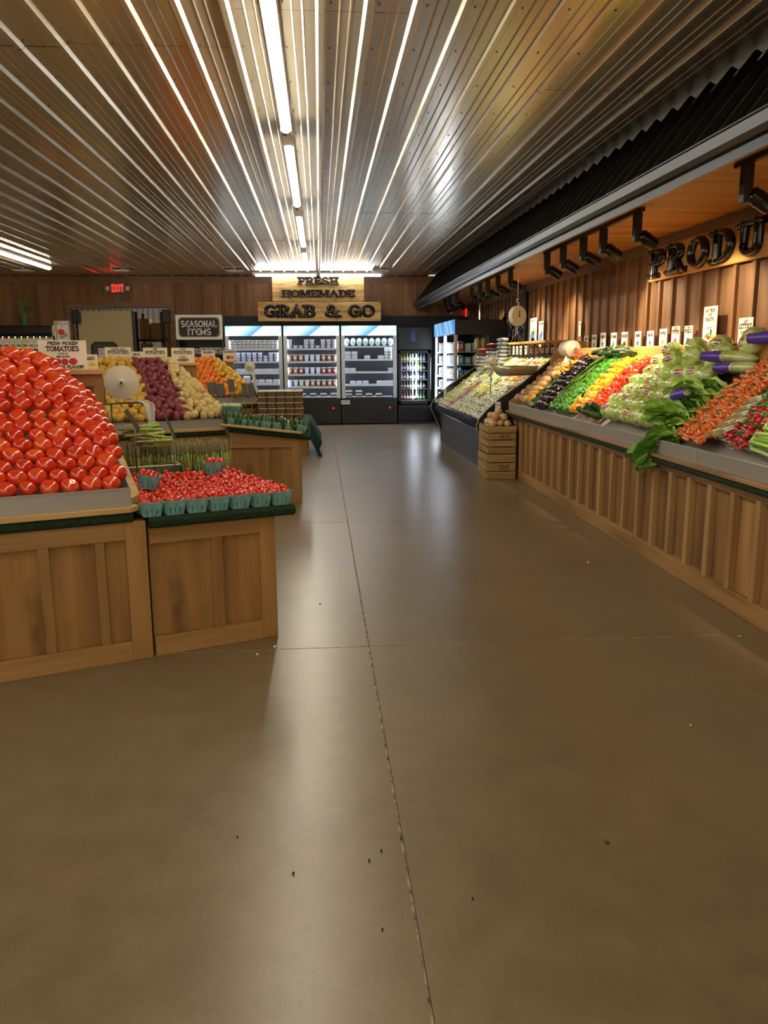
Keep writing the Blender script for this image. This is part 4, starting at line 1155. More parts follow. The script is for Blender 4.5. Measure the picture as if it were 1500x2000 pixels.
# bell peppers
def pepper_kind(name, col, col2, seed):
    r = random.Random(seed); mb = MB(); M = mat(name + '_skin', col, .14, col2=col2, nscale=8, coat=.7)
    n = 20; prof = [(0, -.045), (.012, -.05), (.026, -.046), (.037, -.02), (.044, .01), (.043, .03), (.032, .045), (.018, .044), (.008, .036), (0, .034)]
    mb.lathe(prof, n, 0, None, r.choice((3, 4)), .10, r.uniform(0, 6), (1, .93))
    s = MB(); s.tube([(0, 0, .034), (.002, 0, .05), (.008, 0, .062)], [.008, .005, .006], 6)
    return Kind(name, 'pepper', mb.mesh(name, [M], True), [('stem', s.mesh('stem', [STEMG], True))])
PG = [pepper_kind('green_pepper', '#569e26', '#387c1a', i) for i in range(3)]
PY = [pepper_kind('yellow_pepper', '#f2b91a', '#eaa516', i) for i in range(3)]
PRD = [pepper_kind('red_pepper', '#de2f12', '#e4521a', i) for i in range(3)]
bell = lambda r: (r.uniform(-1.2, 1.2), r.uniform(-1.2, 1.2), r.uniform(0, 6.28))
band(PG, 7.86, 8.50, 2.46, 3.10, .088, lambda r, c: 'green bell pepper, %s row above the tray, %s from the yellow peppers' % (ORD[r], ORD[c]), 'green bell peppers', rot=bell, seed=8, ylean=.12)
band(PY, 7.46, 7.78, 2.46, 3.15, .098, lambda r, c: 'yellow bell pepper, %s row above the tray, %s from the red peppers' % (ORD[r], ORD[c]), 'yellow bell peppers', rot=bell, seed=9, ylean=.18, lift=.02)
band(PRD, 7.10, 7.42, 2.46, 3.15, .098, lambda r, c: 'red bell pepper, %s row above the tray, %s from the lettuce' % (ORD[r], ORD[c]), 'red bell peppers', rot=bell, seed=10, ylean=.10, lift=.01)
for i in range(6):
    ZK[i % 2].place((2.45 + .05 * (i % 2), 6.90 + .05 * i, .955 + .02 * (i % 2)), (0, -1.1 + rr.uniform(-.2, .2), rr.uniform(-.4, .4)), 1.25, 'dark zucchini at the tray lip under the red peppers, %s from the lettuce' % ORD[i + 1], 'zucchini at the tray lip')

# wrapped iceberg lettuce
LETT = mat('lettuce_leaf', '#dbe998', .2, col2='#a2c452', nscale=12, nfac=(.44, .60), bump=.7, bscale=26, coat=1., spec=.7)
LLAB = [mat('label_red', '#c8402e', .3), mat('label_white', '#ecebe6', .3), mat('label_navy', '#34406e', .3)]
def lettuce_kind(seed, lab):
    r = random.Random(seed); mb = MB(); vs = []; fs = []; n, k = 24, 16; ph0 = r.uniform(0, 6)
    R0 = .078
    for i in range(1, k):
        ph = PI * i / k
        for j in range(n):
            th = 2 * PI * j / n
            q = 1 + .035 * math.sin(3 * th + 4 * ph + ph0) + .025 * math.sin(7 * th - 5 * ph + ph0 * 2) + .015 * math.sin(11 * th + 9 * ph)
            vs.append((R0 * q * math.sin(ph) * math.cos(th), R0 * q * math.sin(ph) * math.sin(th), R0 * .88 * q * math.cos(ph)))
    vs += [(0, 0, R0 * .86), (0, 0, -R0 * .86)]
    for i in range(k - 2):
        for j in range(n): fs.append((i * n + j, (i + 1) * n + j, (i + 1) * n + (j + 1) % n, i * n + (j + 1) % n))
    for j in range(n): fs.append((n * (k - 1), j, (j + 1) % n)); fs.append((n * (k - 1) + 1, (k - 2) * n + (j + 1) % n, (k - 2) * n + j))
    mb.add(vs, fs)
    parts = []
    if lab:
        s = MB()
        for b_, (t0, t1, p0, p1, mi) in enumerate(((-.35, .35, .5, .62, 0), (-.28, .28, .62, .85, 1), (-.2, .2, .70, .80, 2), (-.32, .32, .85, .95, 0))):
            vv = []; ff = []; rr_ = R0 * 1.05 + .0008 * b_ * (b_ == 2)
            for i in range(4):
                for j in range(5):
                    ph = p0 + (p1 - p0) * i / 3; th = t0 + (t1 - t0) * j / 4
                    ph *= 1.6
                    vv.append((rr_ * math.sin(ph) * math.cos(th), rr_ * math.sin(ph) * math.sin(th), rr_ * .9 * math.cos(ph)))
            for i in range(3):
                for j in range(4): ff.append((i * 5 + j, (i + 1) * 5 + j, (i + 1) * 5 + j + 1, i * 5 + j + 1))
            s.add(vv, ff, mi)
        parts = [('wrapper_label', s.mesh('wrapper_label', LLAB, True))]
    return Kind('lettuce_head', 'lettuce', mb.mesh('lettuce_head', [LETT], True), parts)
LK = [lettuce_kind(i, i % 2 == 0) for i in range(6)]
band(LK, 5.78, 6.98, 2.49, 3.10, .142, lambda r, c: 'wrapped lettuce head, %s row above the tray, %s from the romaine' % (ORD[r], ORD[c]), 'wrapped lettuce heads', rot=lambda r: (r.uniform(-.3, .3), r.uniform(-.35, .35), PI + r.uniform(-.5, 1.1)), seed=11, lift=.025, jit=.12)
for i, (x, y, z) in enumerate(((2.92, 6.6, 1.52), (2.95, 6.25, 1.55), (3.0, 5.95, 1.56), (2.92, 5.75, 1.50), (3.02, 5.55, 1.56), (3.12, 5.70, 1.60), (2.85, 6.42, 1.46), (2.86, 6.08, 1.48))):
    LK[i % 6].place((x, y, z), (.1 * i - .3, .2, PI + .35 * (i % 4)), 1.12 if i != 5 else 1.25, 'wrapped lettuce head on the top heap, %s from the peppers' % ORD[i + 1], 'lettuce heads on the top heap')

# leafy things
ROM = mat('romaine_leaf', '#c2e070', .4, col2='#9cc84e', nscale=14, bump=.5, bscale=30)
ROMD = mat('romaine_leaf_dark', '#76a83e', .42, col2='#568a2e', nscale=12, bump=.5, bscale=30)
RIB = mat('romaine_rib', '#cfdc98', .4)
def leaf_mesh(L, wd, seed, M, curl=.25):
    r = random.Random(seed); vs = []; fs = []; n, k = 12, 8; p0 = r.uniform(0, 6)
    for i in range(n + 1):
        t = i / n; hw = wd * (math.sin(min(1., t * 1.08) * PI * .86) ** .7 * .9 + .12) * (1 if t < .98 else .6)
        for j in range(-k // 2, k // 2 + 1):
            q = j / (k / 2)
            z = .16 * L * math.sin(t * PI * .6) * curl * 2 + wd * .45 * q * q + .012 * abs(q) ** 2 * math.sin(t * 15 + p0 + q * 3) + .002 * math.sin(t * 40 + j * 2)
            vs.append((L * t - .02 * abs(q), hw * q + .004 * math.sin(t * 12 + p0), z - .12 * L * curl * t * t * 2))
    w_ = k + 1
    for i in range(n):
        for j in range(k): fs.append((i * w_ + j, (i + 1) * w_ + j, (i + 1) * w_ + j + 1, i * w_ + j + 1))
    mb = MB(); mb.add(vs, fs)
    rb = [vs[i * w_ + k // 2] for i in range(n)]
    mb.tube([(p[0], p[1], p[2] + .002) for p in rb], [.008 * (1 - .8 * i / n) + .001 for i in range(n)], 5, 1)
    return mb.mesh('leaf', [M, RIB], True)
LFS = [leaf_mesh(.36, .085, i, ROM if i % 2 else ROMD) for i in range(6)]
def head_of_leaves(name, cat, p, rz, pitch, label, group, n=11, lf=LFS, seed=0, spread=.5, base=None):
    r = random.Random(seed); t = thing(name, label, cat, p, group=group, rot=(0, pitch, rz))
    for i in range(n):
        o = bpy.data.objects.new('leaf', r.choice(lf)); COL.objects.link(o); o.parent = t
        a = 2.4 * i; e = spread * math.sqrt((i + .5) / n)
        o.rotation_euler = (a, 0, 0)
        M = Matrix.Rotation(a, 4, 'X') @ Matrix.Rotation(-e * .6, 4, 'Y')
        o.matrix_local = M @ Matrix.Translation((0, 0, -.028 - .02 * e)) @ Matrix.Diagonal((r.uniform(.85, 1.1), r.uniform(.9, 1.15), 1, 1))
    b = MB(); b.tube([(-.012, 0, 0), (.03, 0, 0), (.06, 0, 0)], [.020, .026, .02], 10); b.build('base', [RIB], t, smooth=50)
    return t
# romaine: butts toward the carrots, tips toward the lettuce
for i, (x, y, z, rz, pt) in enumerate(((2.46, 5.36, .965, 1.75, .28), (2.52, 5.30, 1.05, 1.65, .12), (2.62, 5.32, 1.13, 1.6, .0), (2.72, 5.30, 1.23, 1.65, -.02), (2.50, 5.42, 1.10, 2.0, .05), (2.66, 5.40, 1.22, 1.9, -.05))):
    head_of_leaves('loose_romaine', 'lettuce', (x, y, z), rz, pt, 'loose romaine head between lettuce and carrots, %s up from the tray' % ORD[i + 1], 'loose romaine heads', seed=i, n=9, spread=.42)
LOL = head_of_leaves('loose_romaine', 'lettuce', (2.44, 5.48, .93), 2.1, .62, 'dark romaine head drooping over the steel tray edge', None, n=8, lf=LFS[::2], seed=30)
# romaine hearts bags with purple printing
PURP = mat('purple_print', '#5b3fae', .3); BAGC = mat('bagged_romaine', '#b8c866', .2, col2='#e2e6b4', nscale=9, stretch=(1, .3, .3), bump=.4, bscale=14, coat=1.)
PURW = mat('purple_print_light', '#cfc6ea', .3)
def romaine_bag(i, p, rot, lab, sc=1.):
    t = thing('romaine_bag', lab, 'bagged lettuce', p, rot=rot, group='bagged romaine hearts'); t.scale = (sc, sc, sc)
    b = MB(); b.tube([(-.17, 0, 0), (-.15, 0, 0), (-.08, 0, .004), (.02, 0, .006), (.11, 0, .002), (.16, 0, 0), (.20, 0, 0)], [.012, .04, .062, .066, .060, .052, .044], 14, flat=.62); b.build('bag', [BAGC], t, smooth=True)
    s = MB(); s.tube([(.07, 0, .003), (.12, 0, .002), (.16, 0, 0), (.20, 0, 0), (.215, 0, 0)], [.0655, .0625, .055, .049, .046], 14, 0, flat=.66, caps=False)
    s.tube([(.045, 0, .004), (.055, 0, .004)], [.0685, .0675], 14, 1, flat=.66, caps=False); s.build('printed_end', [PURP, PURW], t, smooth=True)
romaine_bag(0, (2.52, 5.66, 1.19), (0.2, -.25, -1.45), 'bagged romaine hearts with purple print in front of the lettuce heap', .95)
romaine_bag(1, (2.93, 5.62, 1.47), (0, -.05, 2.25), 'bagged romaine hearts pointing at the lettuce, beside the cream sign', 1.05)
romaine_bag(2, (3.10, 5.25, 1.60), (0, .0, 2.3), 'topmost bagged romaine hearts under the lettuce price card', 1.15)
romaine_bag(3, (2.90, 5.42, 1.40), (0, 0, 2.0), 'bagged romaine hearts lying under another bag above the carrots', 1.)
romaine_bag(4, (2.50, 5.72, 1.02), (0, 1.05, 2.2), 'bagged romaine standing at the tray with purple label down', .95)
# carrots in bags
CAR = mat('carrot_skin', '#ea7a26', .3, col2='#d86218', nscale=14, coat=.9, bump=.15, bscale=40)
CARD_ = mat('carrot_label', '#2f6b38', .35)
def carrot_bag_kind(seed):
    r = random.Random(seed); b = MB()
    for k in range(26):
        x = (-.055, .055)[k % 2] + r.uniform(-.02, .02); y = -.055 + .11 * ((k // 2) % 7) / 6 + r.uniform(-.006, .006); z = .014 * (k // 14)
        a = r.uniform(-.35, .35); q = r.uniform(.85, 1.15)
        b.tube([(-.055 * q, 0, 0), (-.048 * q, 0, 0), (0, 0, .002), (.043 * q, 0, 0), (.055 * q, 0, 0)], [.006, .0145, .0150, .0115, .004], 8, 0, Tm((x, y, z + .013), (0, r.uniform(-.12, .12), a + (PI if k % 2 else 0))))
    l = MB(); l.tube([(-.05, 0, .034), (0, 0, .038), (.05, 0, .034)], [.014, .022, .014], 8, 0, flat=.18)
    l.tube([(-.052, .05, .02), (0, .055, .02), (.05, .052, .02)], [.005, .008, .004], 6, 0, flat=.5)
    return Kind('carrot_bag', 'bagged carrots', b.mesh('carrots', [CAR], 50), [('printed_label', l.mesh('printed_label', [CARD_], True))])
CBK = [carrot_bag_kind(i) for i in range(4)]
n_ = 0
for row in range(7):
    for c in range(5 if row > 3 else 2):
        X = 2.46 + .092 * row; Y = 5.19 - .16 * c - .01 * row
        for lay in range(2):
            n_ += 1
            CBK[n_ % 4].place((X + .02 * lay, Y + rr.uniform(-.02, .02), zE(X) + .01 + .042 * lay), slope_rot(.68, 1.5 + rr.uniform(-.35, .35), rr.uniform(-.1, .1), rr.uniform(-.08, .08)), 1.0, 'bag of carrots, %s row above the tray, %s from the romaine, %s layer' % (ORD[row + 1], ORD[c + 1], ('lower', 'upper')[lay]), 'bags of carrots')
for i in range(7):
    CBK[i % 4].place((2.98 + .03 * (i % 2), 5.0 - .14 * i, 1.47 + .02 * (i % 2)), slope_rot(.2, 1.3 + rr.uniform(-.3, .3)), 1.15, 'bag of carrots on the top row, %s from the bagged romaine' % ORD[i + 1], 'top row of carrot bags')
# scallions
SCG = mat('scallion_green', '#a3c95a', .4, col2='#76a83c', nscale=8, stretch=(.2, 1, 1)); SCW = mat('scallion_white', '#e6e8c4', .35); SCR = mat('scallion_root', '#cdbb8a', .8)
def scallion_kind(seed):
    r = random.Random(seed); st = []
    a = MB(); w = MB(); ro = MB()
    for k in range(10):
        y = (k % 5 - 2) * .014; z = .012 * (k // 5); dy = r.uniform(-.05, .05); L = r.uniform(.42, .55)
        w.tube([(0, y, z), (.01, y, z), (.03, y, z), (.09, y + dy * .2, z)], [.006, .0095, .0065, .005], 6, 0)
        a.tube([(.09, y + dy * .2, z), (.2, y + dy * .5, z + .01), (L, y + dy, z + .01 + r.uniform(-.02, .02))], [.006, .0075, .002], 5, 0)
        for q in range(6):
            ro.tube([(0, y, z), (-.02, y + r.uniform(-.015, .015), z + r.uniform(-.012, .012)), (-.045, y + r.uniform(-.03, .03), z + r.uniform(-.03, .015))], [.0012, .001, .0006], 3, 0)
    b = MB(); b.tube([(.06, .036 * math.cos(x * PI / 5), .006 + .018 * math.sin(x * PI / 5)) for x in range(10)], .0018, 5, closed=True)
    return Kind('scallion_bunch', 'scallions', a.mesh('scallion_greens', [SCG], True), [('white_bulbs', w.mesh('white_bulbs', [SCW], True)), ('roots', ro.mesh('roots', [SCR])), ('tie', b.mesh('tie', [BLKM]))])
SCK = [scallion_kind(i) for i in range(3)]
for i in range(13):
    X = 2.47 + .055 * (i % 5); Y = 4.90 - .07 * (i // 5) - .02 * (i % 2)
    SCK[i % 3].place((X, Y, zE(X) + .03 + .012 * (i // 5)), (0, -.42, -.75 + .08 * (i % 3)), 1.1, 'scallion bunch with roots to the aisle, %s row, %s up from the tray' % (ORD[i // 5 + 1], ORD[i % 5 + 1]), 'scallion bunches')
# radishes
RAD = mat('radish_skin', '#c81f38', .25, coat=.5); RDG = mat('radish_leaf', '#3f7a30', .6)
def radish_kind(seed):
    r = random.Random(seed); mb = MB(); st = MB(); ta = MB()
    for k in range(7):
        a = 2.4 * k; q = .014 * math.sqrt(k); c = (q * math.cos(a) * 1.6, q * math.sin(a) * 1.6, r.uniform(-.01, .01))
        mb.blob(.017, .017, .019, 0, Tm(c), 9, 7)
        ta.tube([(c[0], c[1], c[2] - .018), (c[0] - .012, c[1] + r.uniform(-.01, .01), c[2] - .035), (c[0] - .035, c[1] + r.uniform(-.02, .02), c[2] - .045)], [.0025, .0012, .0006], 4)
        st.tube([(c[0], c[1], c[2] + .016), (c[0] * .3, c[1] * .3, .06), (c[0], c[1] * 1.5, .13)], [.003, .003, .012], 5, flat=.4)
    return Kind('radish_bunch', 'radishes', mb.mesh('radishes', [RAD], True), [('leaves', st.mesh('leaves', [RDG], True)), ('tap_roots', ta.mesh('tap_roots', [SCW]))])
RDK = [radish_kind(i) for i in range(3)]
for i in range(14):
    X = 2.46 + .06 * (i % 5); Y = 4.66 - .085 * (i // 5) + .02 * (i % 2)
    RDK[i % 3].place((X, Y, zE(X) + .02), (rr.uniform(-.3, .3), .9 + rr.uniform(-.3, .3), rr.uniform(-.6, .6)), 1.05, 'bunch of red radishes, %s row from the scallions, %s up from the tray' % (ORD[i // 5 + 1], ORD[i % 5 + 1]), 'radish bunches')
# celery
CEL = mat('celery_stalk', '#b9d67c', .35, col2='#98c25a', nscale=9, stretch=(.1, 1, 1), coat=.2); CELW = mat('celery_cut', '#dfe6b8', .5)
def celery_kind(seed):
    r = random.Random(seed); mb = MB()
    for k in range(9):
        a = 2.4 * k; q = .011 * math.sqrt(k); L = r.uniform(.30, .36)
        mb.tube([(0, q * math.cos(a), q * math.sin(a)), (.02, q * math.cos(a) * 1.6, q * math.sin(a) * 1.6), (.15, q * math.cos(a) * 1.9, q * math.sin(a) * 1.9), (L, q * math.cos(a) * 2.6, q * math.sin(a) * 2.6)], [.014, .016, .0135, .010], 7, 0, flat=.8)
    e = MB(); e.lathe([(.0, -.004), (.030, -.002), (.034, .012), (.03, .016)], 12, 0, Tm((0, 0, 0), (0, PI / 2, 0)))
    return Kind('celery_bunch', 'celery', mb.mesh('celery_bunch', [CEL], 50), [('cut_butt', e.mesh('cut_butt', [CELW], True))])
CEK = [celery_kind(i) for i in range(3)]
for i in range(14):
    X = 2.47 + .085 * (i % 7); lay = i // 7; Y = 4.43 + rr.uniform(-.02, .03) - .05 * (i % 7) * .4
    CEK[i % 3].place((X + .03 * lay, Y - .3 * lay, zE(X) + .03), (rr.uniform(-.3, .3), .02, -PI / 2 + rr.uniform(-.06, .06)), 1.05, 'celery bunch lying along the tray, %s up, %s one back' % (ORD[i % 7 + 1], ORD[lay + 1]), 'celery bunches')
BRO = mat('endive_pale', '#dfe3b6', .4, col2='#a9bf5c', nscale=9)
mb = MB()
for k in range(7):
    a = 2.4 * k; mb.blob(.016, .016, .02, 0, Tm((.02 * math.cos(a), .02 * math.sin(a), 0)), 8, 6)
FEN = Kind('fennel_bulb', 'fennel', mb.mesh('fennel_bulb', [BRO], True))
for i in range(6): FEN.place((2.88 + .06 * (i % 2), 5.16 - .07 * i, 1.36 + .03 * (i % 2)), (.3 * i, .2, 0), 1.3, 'pale fennel bulb between romaine bags and carrots, %s along' % ORD[i + 1], 'fennel bulbs')

# ================================================================ cards along the right wall shelf
SH = 1.573
xr = (0, -1, 0)
cards = ((1144.5, .17, .155, 'BEETS', 'cream beets card, farthest from the viewer on the shelf', PR_), (1160, .17, .16, 'RADISH', 'white radish card second along the shelf from the bag roll', PBL_),
         (1177, .185, .175, 'CARROTS', 'white carrots card third along the shelf from the bag roll', PBL_), (1198, .18, .165, 'CUCUMBER', 'white cucumbers card fourth along the shelf', PG_),
         (1219, .18, .165, 'EGGPLANT', 'white eggplant card fifth along the shelf', PD_), (1245, .17, .16, 'BEANS', 'blue tinted beans card sixth along the shelf', PBL_),
         (1269, .17, .155, 'SQUASH', 'blue tinted squash card seventh along the shelf', PBL_), (1294, .17, .165, 'PEPPERS', 'white peppers card eighth along the shelf', PO_),
         (1318, .175, .18, 'PEPPERS', 'cream red peppers card with a red pepper print', PK_), (1343, .165, .175, 'PICKLES', 'cream baby pickles card beside the red peppers card', PD_))
for i, (px, w, h, s, lab, M_) in enumerate(cards):
    y = hitX(px, 680, 3.34).y
    l = [(s, .66, .15, .12)]
    if i == 8: l.append(('RED', .86, .08, .1))
    if i == 9: l.append(('BABY', .86, .08, .1))
    l.append(('$ 1.99', .54, .05, .1))
    card((3.34, y, SH), w, h, xr, lab, l, [(0, .24, .18, .16, M_)], group='produce cards on the right wall shelf', M=(PAPER if i in (0, 8, 9) else PAPERW))
y = hitX(1384, 672, 3.32).y
card((3.32, y, SH), .24, .32, xr, 'tall cream eat fresh eat healthy sign on the wall shelf', [('EAT FRESH', .86, .07, .1), ('EAT', .75, .07, .1), ('HEALTHY', .63, .075, .1), ('HEALTHY', .42, .05, .08, .2, False), ('EATING', .05, .05, .08, .2, False)],
     [(-.25, .22, .1, .05, PG_), (-.05, .18, .12, .05, PR_), (.12, .20, .12, .06, PO_), (.3, .22, .1, .05, PY_), (.12, .33, .07, .09, PD_), (-.1, .26, .12, .05, PG_)], name='wall_sign', cat='sign')
y = hitX(1454, 670, 3.32).y
card((3.32, y, SH), .215, .20, xr, 'cream leaf lettuce card standing above the bagged romaine', [('LEAF', .82, .09, .1), ('LETTUCE', .60, .16, .11), ('$1.99 EACH', .40, .09, .1)], [(0, .15, .16, .1, PG_)])
q = hitX(1132, 657, 3.38); card((3.38, q.y, q.z), .085, .19, xr, 'narrow cream tag hanging on the right wall above the bag roll', [('OKRA', .75, .08, .1)], [], name='wall_tag', cat='tag')
# produce sign
t = thing('produce_sign', 'long pine sign with puffy glossy black PRODUCE letters on the right wall', 'sign', (WX - .05, 0, 0))
mb = MB(); mb.box(-.03, 0, 5.05, 8.28, 2.215, 2.53); mb.build('board', [SIGNY], t, bevel=.006)
mb = MB(); L7 = 'PRODUCE'; wid = [GL[c][0] for c in L7]
text(mb, 'PRODUCE', (-.031, 6.72, 2.262), (0, -1, 0), (0, 0, 1), .225, .125, .05, 0, True, True, sp=.45, width=2.86)
mb.build('letters', [BLACK], t, smooth=50)

# ================================================================ wooden crates with rutabagas
CRATE = wood('crate_wood', '#c2a06a', '#8a6a3c', 'x', island=.18, s=12, rough=.8)
CRATEY = wood('crate_wood_end', '#a88a5c', '#77603a', 'y', island=.18, s=12, rough=.8)
def crate(z0, h, n, label, tx, flip, x0=2.015, x1=2.36, y0=9.62, y1=10.2, txt=1):
    t = thing('wooden_crate', label, 'crate', ((x0 + x1) / 2, (y0 + y1) / 2, z0))
    w = (x1 - x0) / 2; d = (y1 - y0) / 2; b = MB(); sh = h / n
    for k in range(n):
        for s in (-1, 1): (c_ := MB()).box(-w, w, s * d - .005, s * d + .005, k * sh + .006, (k + 1) * sh - .006); c_.build('slat', [CRATE], t, bevel=.001)
    b = MB()
    for k in range(n):
        for s in (-1, 1): (c_ := MB()).box(s * w - .006, s * w + .006, -d + .006, d - .006, k * sh + .004, (k + 1) * sh - .008); c_.build('side_slat', [CRATEY], t, bevel=.001)
    b.box(-w + .01, w - .01, -d + .01, d - .01, 0, .008)
    b.build('crate_floor', [CRATEY], t)
    b = MB()
    for sx in (-1, 1):
        for sy in (-1, 1): b.box(sx * (w - .02) - .014, sx * (w - .02) + .014, sy * (d - .02) - .014, sy * (d - .02) + .014, .0, h); b.build('corner_post', [CRATEY], t); b = MB()
    l = MB(); up = (0, 0, -1) if flip else (0, 0, 1); xd = (-1, 0, 0) if flip else (1, 0, 0)
    z = (txt + (.72 if flip else .28)) * sh
    text(l, 'ORIES', (.03, -d - .0055, z), xd, up, sh * .46, .07, .0008, 0, False, width=.14)
    l.build('stencil', [INK], t)
    return t
crate(0, .315, 3, 'lower weathered wooden crate, stencil upside down, standing on the floor', 0, True)
crate(.318, .335, 4, 'upper weathered wooden crate filled with rutabagas beside the counter end', 0, False, x0=2.022, x1=2.356, txt=2)
k = 0
for lay, (zz, pts) in enumerate(((.60, [(a, b) for a in (2.075, 2.165, 2.255, 2.325) for b in (9.69, 9.80, 9.91, 10.02, 10.12)]), (.68, [(a, b) for a in (2.10, 2.19, 2.28) for b in (9.74, 9.85, 9.96, 10.07)]), (.75, [(a, b) for a in (2.14, 2.24) for b in (9.82, 9.94, 10.04)]), (.81, [(2.2, 9.95)]))):
    for (a, b) in pts:
        k += 1
        RUK[0 if k % 5 else 1].place((a + rr.uniform(-.01, .01), b, zz + rr.uniform(-.01, .01)), rrot(rr), .93, 'rutabaga in the upper crate, %s layer, %s of that layer' % (ORD[lay + 1], ORD[pts.index((a, b)) + 1]), 'rutabagas in the crate')
b = card((2.26, 9.60 + .62, .80), .07, .11, (1, -.2, 0), 'small white tag standing where the crate meets the steel tray', [('2 LB', .6, .15, .1)], [], name='price_tag', cat='tag', M=PAPERW)

# ================================================================ open refrigerated produce case
FY0, FY1 = 10.28, 14.35
CP = [(2.14, 0.02), (2.115, .30), (2.05, .55), (2.03, .60), (2.03, .67)]
t = thing('refrigerated_case', 'long dark blue open refrigerated case of wrapped vegetables', 'refrigerated case', (0, 0, 0))
f = MB()
f.prism([(2.14, 0), (2.145, .25), (2.08, .53), (2.15, .56), (3.30, .56), (3.30, 0)], FY0, FY1, 'y')
f.box(2.15, 2.17, FY0, FY1, 0, .05)
f.build('front_body', [DKBLUE], t)
f = MB(); f.prism([(2.075, .535), (2.01, .575), (2.02, .655), (2.045, .675), (2.06, .665), (2.10, .56)], FY0, FY1, 'y')
f.prism([(2.07, .515), (2.03, .54), (2.035, .552), (2.08, .532)], FY0, FY1, 'y')
f.build('bumper', [mat('glossy_blue_bumper', '#26345a', .08, metal=.2, coat=1.)], t)
f = MB(); f.prism([(2.06, .62), (2.10, .60), (3.05, 1.33), (3.05, .56), (2.10, .56)], FY0, FY1, 'y'); f.box(3.05, 3.30, FY0, FY1, .56, 1.43); f.build('deck', [BLKM], t)
prof = [(2.20, .0), (2.16, .22), (2.02, .52), (1.995, .60), (2.03, .70), (2.12, .80), (2.29, .95), (2.58, 1.14), (2.85, 1.36), (3.02, 1.50), (3.12, 1.58), (3.32, 1.58), (3.32, 0)]
f = MB(); f.prism(prof, FY0 - .03, FY0, 'y'); f.build('end_panel', [BLKM], t)
f = MB(); f.prism([(a - .03 * (a < 2.6), b) for a, b in prof], FY1, FY1 + .03, 'y'); f.build('end_panel', [mat('smoked_acrylic', '#4a463c', .15, trans=.6, ior=1.1)], t)
for yy in (FY0 - .015, FY1 + .015):
    f = MB(); f.tube([(a - (.03 if yy > 12 and a < 2.6 else 0), yy, b) for a, b in prof[:11]], .011, 6); f.build('edge_trim', [STEEL], t, smooth=True)

WRAP = {}
def wrap_kind(name, c1, c2, seed, e=.02):
    r = random.Random(seed); mb = MB(); M = mat('wrapped_' + name, c1, .25, col2=c2, nscale=26, nfac=(.42, .58), coat=1., bump=.3, bscale=50)
    for k in range(9):
        x = (k % 3 - 1) * .034 + r.uniform(-.006, .006); y = (k // 3 - 1) * .028 + r.uniform(-.006, .006)
        mb.blob(e * r.uniform(.8, 1.15), e * r.uniform(.8, 1.1), e * r.uniform(.7, 1.1), 0, Tm((x, y, .022 + r.uniform(-.004, .008))), 8, 6, .12, r.uniform(0, 9), 3)
    s = MB(); s.box(-.052, .052, -.045, .045, 0, .014)
    return Kind('wrapped_vegetables', 'wrapped vegetables', mb.mesh('wrapped_vegetables', [M], True), [('foam_tray', s.mesh('foam_tray', [WHITE]))])
WK = {'pale': [wrap_kind('pale_mushrooms', '#e6e9d6', '#a9b68a', i) for i in range(3)], 'green': [wrap_kind('green_sprouts', '#bcd262', '#e2e8b0', i) for i in range(2)],
      'dark': [wrap_kind('dark_greens', '#4a6a35', '#9fb48a', i) for i in range(2)], 'orange': [wrap_kind('orange_squash', '#e58a3c', '#d8702a', i) for i in range(2)],
      'red': [wrap_kind('red_radishes', '#9c4a52', '#d8b9b0', i) for i in range(2)], 'yellow': [wrap_kind('yellow_corn', '#dccf6a', '#c3bd55', i) for i in range(2)]}
def zF(X): return .665 + .755 * (X - 2.10)
r = random.Random(21); row = 0; X = 2.12; cnt = 0
while X < 3.08:
    row += 1; Y = FY0 + .08; col = 0
    while Y < FY1 - .05:
        col += 1; f_ = (Y - FY0) / (FY1 - FY0)
        c = 'pale'
        if f_ > .72: c = r.choice(('pale', 'green', 'yellow'))
        elif .62 < f_ <= .72 and row < 7: c = 'red'
        elif .35 < f_ <= .6 and 3 < row < 8: c = r.choice(('green', 'pale', 'yellow', 'dark'))
        elif row >= 8: c = r.choice(('pale', 'dark', 'pale', 'green', 'orange')) if f_ < .45 else r.choice(('pale', 'green'))
        elif f_ < .15 and row in (5, 6): c = r.choice(('dark', 'pale', 'orange'))
        if r.random() < .08: c = r.choice(('green', 'dark', 'yellow'))
        cnt += 1
        nm = {'pale': 'pale', 'green': 'light green', 'dark': 'dark green', 'orange': 'orange', 'red': 'dull red', 'yellow': 'yellow'}[c]
        r.choice(WK[c]).place((X + r.uniform(-.01, .01), Y + r.uniform(-.012, .012), zF(X) + r.uniform(.0, .02)), slope_rot(.62, PI / 2 + r.uniform(-.35, .35), r.uniform(-.12, .12), r.uniform(-.12, .12)), r.uniform(1.05, 1.2),
              '%s wrapped vegetables in the open case, %s row up, %s from the crates' % (nm, ORD[row], ORD[min(col, 29)]), 'wrapped vegetables in the open case')
        Y += .138
    X += .085
